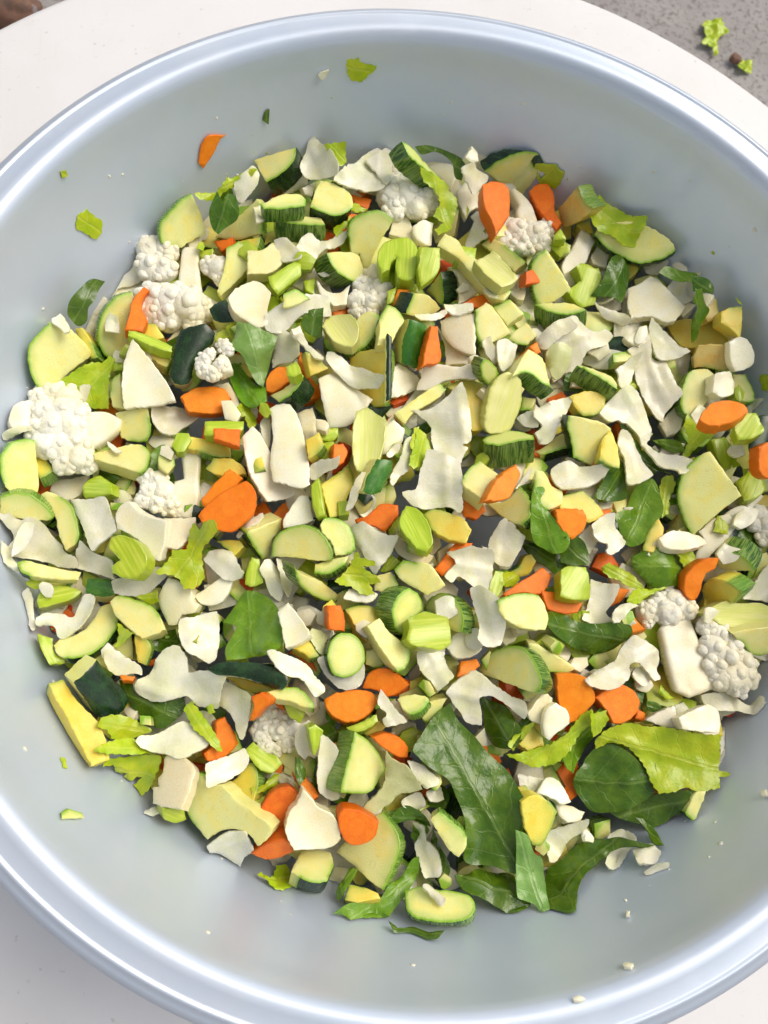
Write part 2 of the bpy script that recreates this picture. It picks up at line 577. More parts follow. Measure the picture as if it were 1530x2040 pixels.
WR = np.array([w[0] for w in WALL] + [0.2738, 0.279, 0.31])
WZ = np.array([w[1] for w in WALL] + [0.197, 0.2008, 0.21])


def wall_h(r):
    return np.interp(r, WR, WZ)


# height field of everything already lying in the basin (metres above the table)
CELL, HN = 0.0015, 420
ax = (np.arange(HN) - HN / 2 + 0.5) * CELL
GX, GY = np.meshgrid(ax, ax, indexing='ij')
GR = np.hypot(GX, GY)
HW = wall_h(GR)
MOUND = 0.100 + 0.014 * (1 - (GR / 0.25) ** 2)
HF = np.maximum(HW, MOUND)


def soft_field():
    """height field closed over narrow gaps and smoothed: what a limp leaf feels"""
    h = np.where(HF > HW + 0.0005, HF, 0.09)
    for a in (0, 1):
        h = np.maximum(h, np.maximum(np.roll(h, 1, a), np.roll(h, -1, a)))
        h = np.maximum(h, np.maximum(np.roll(h, 1, a), np.roll(h, -1, a)))
    for _ in range(6):
        for a in (0, 1):
            h = (np.roll(h, 1, a) + h + np.roll(h, -1, a)) / 3
    return h


def cell(p):
    i = np.clip((p[:, 0] / CELL + HN / 2).astype(int), 0, HN - 1)
    j = np.clip((p[:, 1] / CELL + HN / 2).astype(int), 0, HN - 1)
    return i, j


BARY = np.array([(1, 0, 0), (0, 1, 0), (0, 0, 1), (.5, .5, 0), (0, .5, .5), (.5, 0, .5), (.34, .33, .33), (.6, .2, .2), (.2, .6, .2), (.2, .2, .6)])


def splat(V, T):
    P = np.einsum('bk,tkd->tbd', BARY, V[T]).reshape(-1, 3)
    i, j = cell(P)
    np.maximum.at(HF, (i, j), P[:, 2])


# ------------------------------------------------------------------ outlines
def resample(pts, skin, step, corner=58):
    """Closed outline: gentle turns become curves, sharp turns stay corners."""
    P = np.asarray(pts, float)
    n = len(P)
    prv, nxt = np.roll(P, 1, 0), np.roll(P, -1, 0)
    a, b = P - prv, nxt - P
    la, lb = np.linalg.norm(a, axis=1), np.linalg.norm(b, axis=1)
    cosv = (a * b).sum(1) / (la * lb + 1e-9)
    soft = cosv > math.cos(math.radians(corner))
    out, fl = [], []
    for i in range(n):
        k = (i + 1) % n
        p0, p1 = P[i], P[k]
        L = np.linalg.norm(p1 - p0)
        t0 = (nxt[i] - prv[i]) / np.linalg.norm(nxt[i] - prv[i]) * L if soft[i] else p1 - p0
        t1 = (nxt[k] - prv[k]) / np.linalg.norm(nxt[k] - prv[k]) * L if soft[k] else p1 - p0
        m = max(1, int(round(L / step)))
        for s in np.arange(m) / m:
            h = (2 * s ** 3 - 3 * s ** 2 + 1) * p0 + (s ** 3 - 2 * s ** 2 + s) * t0 + (-2 * s ** 3 + 3 * s ** 2) * p1 + (s ** 3 - s ** 2) * t1
            out.append(h)
            fl.append(i in skin)
    return np.array(out), np.array(fl, bool)


def seg_dist(Q, A, B):
    """distance of points Q to each segment A-B: (len(Q), len(A))"""
    d = B - A
    L2 = (d * d).sum(1) + 1e-15
    t = np.clip(((Q[:, None, :] - A[None]) * d[None]).sum(2) / L2, 0, 1)
    return np.linalg.norm(Q[:, None, :] - (A[None] + t[..., None] * d[None]), axis=2)


def inside(Q, C):
    x, y = Q[:, 0][:, None], Q[:, 1][:, None]
    x0, y0 = C[:, 0][None], C[:, 1][None]
    x1, y1 = np.roll(C[:, 0], -1)[None], np.roll(C[:, 1], -1)[None]
    c = ((y0 > y) != (y1 > y)) & (x < (x1 - x0) * (y - y0) / (y1 - y0 + 1e-15) + x0)
    return c.sum(1) % 2 == 1


def fill(C, grid, rings):
    """triangulated inside of outline C (2D) with inner points"""
    A, B = C, np.roll(C, -1, 0)
    tan = np.roll(C, -1, 0) - np.roll(C, 1, 0)
    nrm = np.c_[-tan[:, 1], tan[:, 0]]
    nrm /= np.linalg.norm(nrm, axis=1)[:, None] + 1e-12
    area = 0.5 * (C[:, 0] * np.roll(C[:, 1], -1) - np.roll(C[:, 0], -1) * C[:, 1]).sum()
    if area < 0:
        nrm = -nrm
    extra = []
    last = 0.0
    for r in rings:
        q = C + nrm * r
        dd = seg_dist(q, A, B).min(1)
        extra.append(q[inside(q, C) & (dd > 0.85 * r)])
        last = r
    if grid:
        lo, hi = C.min(0), C.max(0)
        xs = np.arange(lo[0], hi[0], grid)
        ys = np.arange(lo[1], hi[1], grid * 0.87)
        if len(xs) and len(ys):
            X, Y = np.meshgrid(xs, ys)
            X = X + (np.arange(len(ys)) % 2)[:, None] * grid * 0.5
            q = np.c_[X.ravel(), Y.ravel()] + rng.normal(0, grid * 0.08, (X.size, 2))
            if len(q):
                q = q[inside(q, C)]
            if len(q):
                q = q[seg_dist(q, A, B).min(1) > last + 0.45 * grid]
                extra.append(q)
    pts = np.vstack([C] + [e for e in extra if len(e)])
    n = len(C)
    res = delaunay_2d_cdt([Vector(p) for p in pts], [(i, (i + 1) % n) for i in range(n)], [], 1, 1e-7)
    V = np.array([tuple(v) for v in res[0]])
    T = [f for f in res[2] if len(f) == 3]
    if not len(T):
        return None
    T = np.array(T)
    e1, e2 = V[T[:, 1]] - V[T[:, 0]], V[T[:, 2]] - V[T[:, 0]]
    flip = (e1[:, 0] * e2[:, 1] - e1[:, 1] * e2[:, 0]) < 0
    T[flip] = T[flip][:, ::-1]
    return V, T


def fbm(P, f, seed, oct=2):
    out = np.empty(len(P))
    for i, p in enumerate(P):
        q = Vector((p[0] * f + seed * 7.31, p[1] * f - seed * 3.17, seed))
        out[i] = noise.noise(q) + (0.5 * noise.noise(q * 2.1) if oct > 1 else 0)
    return out


TILES = dict(A=(200, 240), B=(560, 240), C=(920, 240), D=(1130, 340), E=(0, 540), F=(360, 560), G=(720, 580), H=(1130, 640), I=(0, 880), J=(360, 900), K=(720, 920),
             L=(1130, 960), M=(40, 1220), N=(400, 1240), O=(760, 1260), P=(1130, 1280), Q=(350, 1500), R=(700, 1520), S=(1030, 1540))
TH = dict(zu=11, zk=11, ca=10, ce=9, rb=6, cb=1.7, lf=0.6, cl=0.6)
SHEET = {'cb', 'lf', 'cl'}
NAME = dict(zu='zucchini_slice', zk='zucchini_chunk', ca='carrot_piece', ce='celery_piece', rb='cabbage_rib', cb='cabbage_leaf', lf='greens_leaf', cl='celery_leaf', cf='cauliflower_floret')
CAT = dict(zu='zucchini', zk='zucchini', ca='carrot', ce='celery', rb='cabbage', cb='cabbage', lf='leaf', cl='leaf', cf='cauliflower')
GROUP = dict(zu='zucchini slices in the basin', zk='zucchini chunks lying skin up in the basin', ca='carrot pieces in the basin', ce='celery pieces in the basin', rb='thick cabbage pieces in the basin',
             cb='thin cabbage pieces in the basin', lf='dark leafy greens in the basin', cl='celery leaves in the basin', cf='cauliflower florets in the basin')


def frame(n, ref):
    u = ref - n * (ref @ n)
    u /= np.linalg.norm(u)
    return u, np.cross(n, u)


def build_piece(kind, style, px, skin, th, n, z0, wall=None, filler=False, fixed_n=False):
    """px outline -> solid lying in the basin. Returns meshes in world space and updates the height field."""
    seed = float(rng.uniform(0, 90))
    sheet = kind in SHEET
    step = 5.0 if sheet else (14.0 if filler else 6.5)
    C, fl = resample(px, skin, step, (62 if kind == 'cb' else 75) if kind in ('cb', 'lf') else 52)
    if kind == 'cb' and not filler:
        # torn, slightly uneven edge
        ph = rng.uniform(0, 6.28, 3)
        kk = np.arange(len(C))
        C = C + np.c_[np.sin(kk * 0.9 + ph[0]) + 0.6 * np.sin(kk * 2.1 + ph[1]), np.cos(kk * 0.75 + ph[2])] * 0.2
        for _ in range(1):
            C = 0.5 * C + 0.25 * (np.roll(C, 1, 0) + np.roll(C, -1, 0))
    if kind in ('cl', 'lf') and len(C) > 12:
        # toothed leaf margin
        tan = np.roll(C, -1, 0) - np.roll(C, 1, 0)
        nr = np.c_[tan[:, 1], -tan[:, 0]] / (np.linalg.norm(tan, axis=1)[:, None] + 1e-9)
        amp = 1.8 if kind == 'cl' else 0.0
        C = C + nr * (amp * ((np.arange(len(C)) % 3) - 1.0) * rng.uniform(0.3, 1, len(C)))[:, None]
    elif not filler:
        C = C + rng.normal(0, 0.6, C.shape)
    cpx = C.mean(0)
    th = th / 1000.0
    jit = (n[0], n[1])
    # ---- resting height
    if wall is None:
        lo, hi = C.min(0), C.max(0)
        g = np.stack(np.meshgrid(np.linspace(lo[0], hi[0], 9), np.linspace(lo[1], hi[1], 9)), -1).reshape(-1, 2)
        g = g[inside(g, C)] if len(C) > 2 else g
        probe = np.vstack([C[::2], g]) if len(g) else C
        UPV = np.array([0, 0, 1.0])
        HS = soft_field() if not filler else HF
        tilted = fixed_n
        pc = 40 if sheet else (20 if tilted else 10)
        z = z0
        for it in range(6):
            o = to_plane(cpx[None], np.array([0, 0, z]), UPV)[0]
            if not tilted and not filler and it < 4:
                # lie along the local slope of the heap (and of the basin wall near its edge)
                W = to_plane(probe, o, UPV)
                i, j = cell(W)
                hh = np.maximum(HS[i, j], HW[i, j])
                Q = np.c_[W[:, 0] - o[0], W[:, 1] - o[1], np.ones(len(W))]
                g_ = np.linalg.lstsq(Q.T @ Q + np.eye(3) * 1e-6, Q.T @ hh, rcond=None)[0][:2]
                rr = math.hypot(o[0], o[1])
                lim = math.tan(math.radians(17 if rr < 0.215 else 48))
                k_ = min(1.0, lim / (np.linalg.norm(g_) + 1e-9)) * (0.9 if sheet else 0.75)
                n = np.array([-g_[0] * k_, -g_[1] * k_, 1.0]) + np.array([jit[0], jit[1], 0])
                n /= np.linalg.norm(n)
                tc = (CAM - o) / np.linalg.norm(CAM - o)
                for _k in range(12):
                    if n @ tc > 0.74:
                        break
                    n = n * 0.8 + tc * 0.2
                    n /= np.linalg.norm(n)
            W = to_plane(probe, o, n) - n * th
            i, j = cell(W)
            gap = W[:, 2] - (HS if sheet else HF)[i, j]
            s = np.percentile(gap, pc)
            gw = W[:, 2] - HW[i, j]
            s = min(s, np.percentile(gw, 12) + 0.002)
            z = min(z - np.clip(s, -0.03, 0.03), 0.182)
            if filler:
                i, j = cell(o[None])
                z = min(z, MOUND[i[0], j[0]] + filler)
        o = to_plane(cpx[None], np.array([0, 0, z]), np.array([0, 0, 1.0]))[0]
    else:
        o = wall
    # ---- outline in the piece's own plane
    W = to_plane(C, o, n)
    cc = W.mean(0)
    ct = W - cc
    cov = ct.T @ ct
    ev, evec = np.linalg.eigh(cov)
    u, v = frame(n, evec[:, 2])
    C2 = np.c_[ct @ u, ct @ v]
    size = np.sqrt(max(ev[2], 1e-9) / len(W)) * 2
    if sheet:
        grid, rings = 0.0026, ()
    elif kind == 'zk':
        grid, rings = 0.0035, (0.0008,)
    elif filler:
        grid, rings = None, (0.0006,)
    else:
        grid, rings = (0.004 if kind in ('rb', 'ce') else 0.006), (0.0005, 0.0024)
    r = fill(C2, grid, rings)
    if r is None:
        return None
    V2, T = r
    A, B = C2, np.roll(C2, -1, 0)
    D = seg_dist(V2, A, B)
    de = D.min(1)
    if fl.any():
        ds = D[:, fl].min(1)
        rind = np.clip(1 - ds / 0.0056, 0, 1)
    else:
        rind = np.zeros(len(V2))
        if kind in ('ca', 'ce'):
            rind = np.clip(1 - de / 0.0022, 0, 1)
    # ---- relief of the top
    if sheet:
        f = {'cb': 32, 'lf': 36, 'cl': 60}[kind]
        a = {'cb': 0.0042, 'lf': 0.0062, 'cl': 0.0030}[kind]
        ht = a * fbm(V2, f, seed)
        ht += 0.0007 * fbm(V2, 260, seed + 3, 1)
        ht -= {'cb': 0.0008, 'lf': 0.0020, 'cl': 0.0015}[kind] * np.abs(fbm(V2, 48, seed + 11, 1))
        if kind != 'cb':
            ht += 0.0012 * np.exp(-(V2[:, 1] / 0.0016) ** 2)
        th_ = rng.uniform(0, math.pi)
        s = V2[:, 0] * math.cos(th_) + V2[:, 1] * math.sin(th_)
        L = max(np.abs(s).max(), 1e-4)
        ht += rng.choice([1, 1, -1]) * rng.uniform(0.12, 0.38) * L * (s / L) ** 2
        if kind == 'cb' and size > 0.008:
            e_ = np.clip((s / L - 0.35) / 0.65, 0, 1)
            ht += rng.uniform(0.0, 0.42) * L * e_ ** 2
            ht += 0.0014 * np.exp(-((V2[:, 1] - rng.uniform(-0.3, 0.3) * size) / 0.0024) ** 2)
        if wall is not None:
            ht *= 0.15
        hb = ht - th
        bev = 0
    else:
        bev = min(0.0004 if kind != 'ca' else 0.0006, th * 0.3)
        q = np.clip(1 - de / max(bev, 1e-6), 0, 1)
        rnd_edge = bev * (1 - np.sqrt(np.clip(1 - q * q, 0, 1)))
        ht = -rnd_edge
        if kind == 'zk':
            w = max(np.abs(V2[:, 1]).max(), 1e-4)
            ht = ht + 0.35 * w * (1 - (V2[:, 1] / w) ** 2) * 0.9
        elif not filler:
            ht = ht + 0.0005 * fbm(V2, 110, seed, 1) + rng.uniform(-0.03, 0.03) * V2[:, 0] + rng.uniform(-0.03, 0.03) * V2[:, 1]
            if kind in ('rb', 'ce'):
                ht = ht + rng.uniform(-0.14, 0.30) * (V2[:, 1] ** 2) / max(np.abs(V2[:, 1]).max(), 1e-4)
        hb = -th + rnd_edge
    bs = 1.0 if sheet else rng.uniform(0.93, 1.0)
    top = cc + V2[:, :1] * u + V2[:, 1:] * v + ht[:, None] * n
    bot = cc + bs * (V2[:, :1] * u + V2[:, 1:] * v) + hb[:, None] * n
    # ---- thin pieces drape over what lies beneath them
    if sheet and wall is None:
        i, j = cell(bot)
        need = np.clip(HS[i, j] + 0.0004 - bot[:, 2], 0, 0.03)
        E = np.vstack([T[:, [0, 1]], T[:, [1, 2]], T[:, [2, 0]]])
        deg = np.bincount(E.ravel(), minlength=len(V2)) + 1e-9
        w = need.copy()
        for _ in range(22):
            acc = np.zeros(len(V2))
            np.add.at(acc, E[:, 0], w[E[:, 1]])
            np.add.at(acc, E[:, 1], w[E[:, 0]])
            w = np.maximum(0.7 * need, 0.2 * w + 0.8 * acc / deg)
        top[:, 2] += w
        bot[:, 2] += w
    if wall is None:
        # nothing passes through the basin wall: slide such points inwards
        for Q in (top, bot):
            rr = np.hypot(Q[:, 0], Q[:, 1])
            lim = np.interp(Q[:, 2], WZ[3:], WR[3:]) - 0.0012 - (0.0008 if Q is bot else 0)
            k_ = np.minimum(1.0, lim / np.maximum(rr, 1e-6))
            Q[:, 0] *= k_
            Q[:, 1] *= k_
    if wall is None:
        splat(top, T)
    # ---- faces
    N = len(V2)
    e = {}
    for a_, b_, c_ in T:
        for x, y in ((a_, b_), (b_, c_), (c_, a_)):
            e[(x, y)] = 1
    bd = [(x, y) for (x, y) in e if (y, x) not in e]
    rn = rng.uniform()
    luv = np.c_[V2 * 1000, np.full(N, seed * 13)]
    if kind == 'zk':
        luv = luv[:, [1, 0, 2]]
    elif kind == 'ce':
        luv = luv[:, [1, 0, 2]]
    isskin = {}
    if fl.any():
        for (x, y) in bd:
            mid = (V2[x] + V2[y])[None] / 2
            isskin[(x, y)] = bool(fl[seg_dist(mid, A, B)[0].argmin()])
    V = np.vstack([top, bot])
    rindV = np.r_[rind, rind]
    luvV = np.vstack([luv, luv + np.array([0, 0, 40.0])])
    if sheet:
        luvV = np.vstack([luv, luv])
    for (x, y) in bd:      # sides streak along the cut
        pass
    topf = [tuple(t) for t in T]
    botf = [(t[2] + N, t[1] + N, t[0] + N) for t in T]
    sideq = [(x, x + N, y + N, y) for (x, y) in bd]
    sideq = [(q[0], q[1], q[2], q[3]) for q in sideq]
    skinq = [q for q, k in zip(sideq, bd) if isskin.get(k)]
    bareq = [q for q, k in zip(sideq, bd) if not isskin.get(k)]
    return dict(V=V, N=N, topf=topf, botf=botf, skinq=skinq, bareq=bareq, rind=rindV, luv=luvV, rnd=rn, center=cc, n=n, u=u, v=v, V2=V2, th=th, seed=seed)


def emit(name, V, faces, mat, rind, luv, rn, origin, parent=None, sharp=38):
    faces = np.asarray([list(f) + ([-1] if len(f) == 3 else []) for f in faces])
    used = np.unique(faces[faces >= 0])
    mp = np.full(len(V) + 1, -1)
    mp[used] = np.arange(len(used))
    ff = [tuple(mp[i] for i in f if i >= 0) for f in faces]
    # face winding: keep (x, bottom x, bottom y, y) outward
    o = new_obj(name, V[used] - origin, ff, [mat], parent, True, sharp,
                attrs={'rind': rind[used], 'luv': luv[used], 'rnd': np.full(len(used), rn)})
    if parent is None:
        o.location = origin
    return o


def make_piece(kind, style, r):
    org = r['center'] - r['n'] * r['th'] * 0.5
    key = kind + ('.' + style if style else '')
    if kind in ('zu', 'zk'):
        flesh = M.get(key if kind == 'zu' and style in 'lwyo' else 'zu.l')
        sk = M['skin.' + (style if style in 'dsm' else 'l')]
        if kind == 'zk':
            root = emit(NAME[kind], r['V'], r['botf'] + r['bareq'], flesh, r['rind'], r['luv'], r['rnd'], org)
            emit('rind', r['V'], r['topf'], sk, r['rind'], r['luv'], r['rnd'], org, root, 60)
        else:
            root = emit(NAME[kind], r['V'], r['topf'] + r['botf'] + r['bareq'], flesh, r['rind'], r['luv'], r['rnd'], org)
            if r['skinq']:
                # rind strip with its own subdivided, slightly bulging surface
                N = r['N']
                vv, ff, lu = [], [], []
                for (x, xb, yb, y) in r['skinq']:
                    b0 = len(vv)
                    for t in (0, 0.33, 0.67, 1.0):
                        for a, b in ((x, xb), (y, yb)):
                            p = r['V'][a] * (1 - t) + r['V'][b] * t
                            out = p - (r['center'] - r['n'] * r['th'] * t)
                            out = out / (np.linalg.norm(out) + 1e-9)
                            p = p + out * 0.0006 * math.sin(math.pi * t)
                            vv.append(p)
                            q = r['V2'][a]
                            s = math.atan2(q[1], q[0]) * 1000 * 0.02
                            lu.append((s, t * r['th'] * 1000, r['seed'] * 5))
                    for k in range(3):
                        ff.append((b0 + 2 * k, b0 + 2 * k + 2, b0 + 2 * k + 3, b0 + 2 * k + 1))
                vv = np.array(vv)
                # weld neighbouring strips
                keyv = {}
                mp = np.empty(len(vv), int)
                uv, ul = [], []
                for i_, p in enumerate(vv):
                    kk = tuple(np.round(p * 20000).astype(int))
                    if kk not in keyv:
                        keyv[kk] = len(uv)
                        uv.append(p)
                        ul.append(lu[i_])
                    mp[i_] = keyv[kk]
                ff = [tuple(mp[list(f)]) for f in ff]
                ff = [f for f in ff if len(set(f)) == 4]
                if ff:
                    emit('rind', np.array(uv), ff, sk, np.ones(len(uv)), np.array(ul), r['rnd'], org, root, 60)
        return root
    mat = M.get(key) or M[kind]
    return emit(NAME[kind], r['V'], r['topf'] + r['botf'] + r['skinq'] + r['bareq'], mat, r['rind'], r['luv'], r['rnd'], org, None, 60 if kind in SHEET else 38)


def bumpy_ball(c, rad, n, seed, sub=4):
    import bmesh
    bm = bmesh.new()
    bmesh.ops.create_icosphere(bm, subdivisions=sub, radius=1.0)
    sq = rng.uniform(0.9, 1.1, 3) * np.array([1, 1, 0.85])
    vv = []
    f1 = 4.6 if sub == 4 else 2.6
    for v in bm.verts:
        p = v.co
        d1 = noise.voronoi(p * f1 + Vector((seed, seed * 2, 0)))[0][0]
        d2 = noise.voronoi(p * f1 * 2.7 + Vector((0, seed, seed)))[0][0]
        k = 0.94 + 0.08 * (1 - min(d1, 1.0)) + 0.045 * (1 - min(d2, 1.0)) + 0.16 * noise.noise(p * 1.3 + Vector((seed, 0, 0)))
        vv.append(np.array([p.x * sq[0], p.y * sq[1], p.z * sq[2]]) * rad * k + c)
    ff = [[v.index for v in f.verts] for f in bm.faces]
    bm.free()
    return np.array(vv), ff


def make_floret(stem, heads):
    """cauliflower floret: a cut stem and knobbly curds"""
    up = np.array([0, 0, 1.0])
    H = np.array([h[:2] for h in heads], float)
    cpx = H.mean(0)
    o = to_plane(cpx[None], np.array([0, 0, 0.14]), up)[0]
    mmpx = np.linalg.norm(o - CAM) / F_PX
    rad = np.array([h[2] for h in heads]) * mmpx
    # rest height: curds sit half sunk
    z = 0.15
    for _ in range(4):
        P = to_plane(H, np.array([0, 0, z]), up)
        i, j = cell(P)
        gap = (P[:, 2] - rad * 0.62) - HF[i, j]
        s = np.percentile(gap, 30)
        # curds must stay inside the basin wall
        rr = np.hypot(P[:, 0], P[:, 1])
        s = min(s, (P[:, 2] - wall_h(rr + rad * 0.7)).min())
        z -= s
    P = to_plane(H, np.array([0, 0, z]), up)
    ext = np.linalg.norm(P[:, :2] - P[:, :2].mean(0), axis=1)
    P = CAM + (P - CAM) * (1 - (0.30 * rad.mean() * (1 - (ext / max(ext.max(), 1e-6)) ** 2)) / np.linalg.norm(P - CAM, axis=1))[:, None]
    org = P.mean(0) - up * rad.mean() * 0.6
    root = bpy.data.objects.new(NAME['cf'], None)
    COL.objects.link(root)
    root.location = org
    root.empty_display_size = 0.01
    VV, FF, k = [], [], 0
    for q, (p, r_) in enumerate(zip(P, rad)):
        vv, ff = bumpy_ball(p + up * rng.uniform(-0.12, 0.12) * r_, r_ * 1.15, up, float(rng.uniform(0, 50)))
        splat(vv[vv[:, 2] > p[2] - 0.2 * r_], np.array([[0, 0, 0]]))
        i, j = cell(vv)
        np.maximum.at(HF, (i, j), vv[:, 2])
        VV.append(vv)
        FF += [[a + k for a in f] for f in ff]
        k += len(vv)
        for w in range(7):          # budding smaller curds over the upper side
            ang = 2 * math.pi * (w + rng.uniform(-0.3, 0.3)) / 6
            el = rng.uniform(0.15, 0.75) if w < 6 else 1.45
            dv = np.array([math.cos(ang) * math.cos(el), math.sin(ang) * math.cos(el), math.sin(el) * 0.8])
            rs = r_ * rng.uniform(0.34, 0.50)
            vv, ff = bumpy_ball(p + dv * r_ * 0.98, rs, up, float(rng.uniform(0, 50)), 3)
            i, j = cell(vv)
            np.maximum.at(HF, (i, j), vv[:, 2])
            VV.append(vv)
            FF += [[a + k for a in f] for f in ff]
            k += len(vv)
    VV = np.vstack(VV)
    rn = rng.uniform()
    new_obj('curd', VV - org, FF, [M['curd']], root, True, None, attrs={'rnd': np.full(len(VV), rn)})
    if stem:
        zc = z + 0.0015
        C, fl = resample(stem, set(), 6.5, 45)
        th = 0.010
        so = to_plane(C.mean(0)[None], np.array([0, 0, zc]), up)[0]
        W = to_plane(C, so, up)
        cc = W.mean(0)
        ct = W - cc
        ev, evec = np.linalg.eigh(ct.T @ ct)
        u, v = frame(up, evec[:, 2])
        C2 = np.c_[ct @ u, ct @ v]
        r = fill(C2, 0.004, (0.0008, 0.002, 0.0035))
        if r:
            V2, T = r
            de = seg_dist(V2, C2, np.roll(C2, -1, 0)).min(1)
            bev = 0.0022
            q = np.clip(1 - de / bev, 0, 1)
            ed = bev * (1 - np.sqrt(np.clip(1 - q * q, 0, 1)))
            top = cc + V2[:, :1] * u + V2[:, 1:] * v + (0.0015 - ed + 0.0006 * fbm(V2, 120, 3.0))[:, None] * up
            bot = cc + 0.9 * (V2[:, :1] * u + V2[:, 1:] * v) + (-th + ed)[:, None] * up
            N = len(V2)
            e = {}
            for a_, b_, c_ in T:
                for x, y in ((a_, b_), (b_, c_), (c_, a_)):
                    e[(x, y)] = 1
            bd = [(x, y) for (x, y) in e if (y, x) not in e]
            faces = [tuple(t) for t in T] + [(t[2] + N, t[1] + N, t[0] + N) for t in T] + [(x, x + N, y + N, y) for (x, y) in bd]
            V = np.vstack([top, bot])
            splat(top, T)
            luv = np.vstack([np.c_[V2 * 1000, np.full(N, 5.0)]] * 2)
            emit('stem', V, faces, M['stem'], np.zeros(2 * N), luv[:, [1, 0, 2]], rn, org, root, 60)
    return root


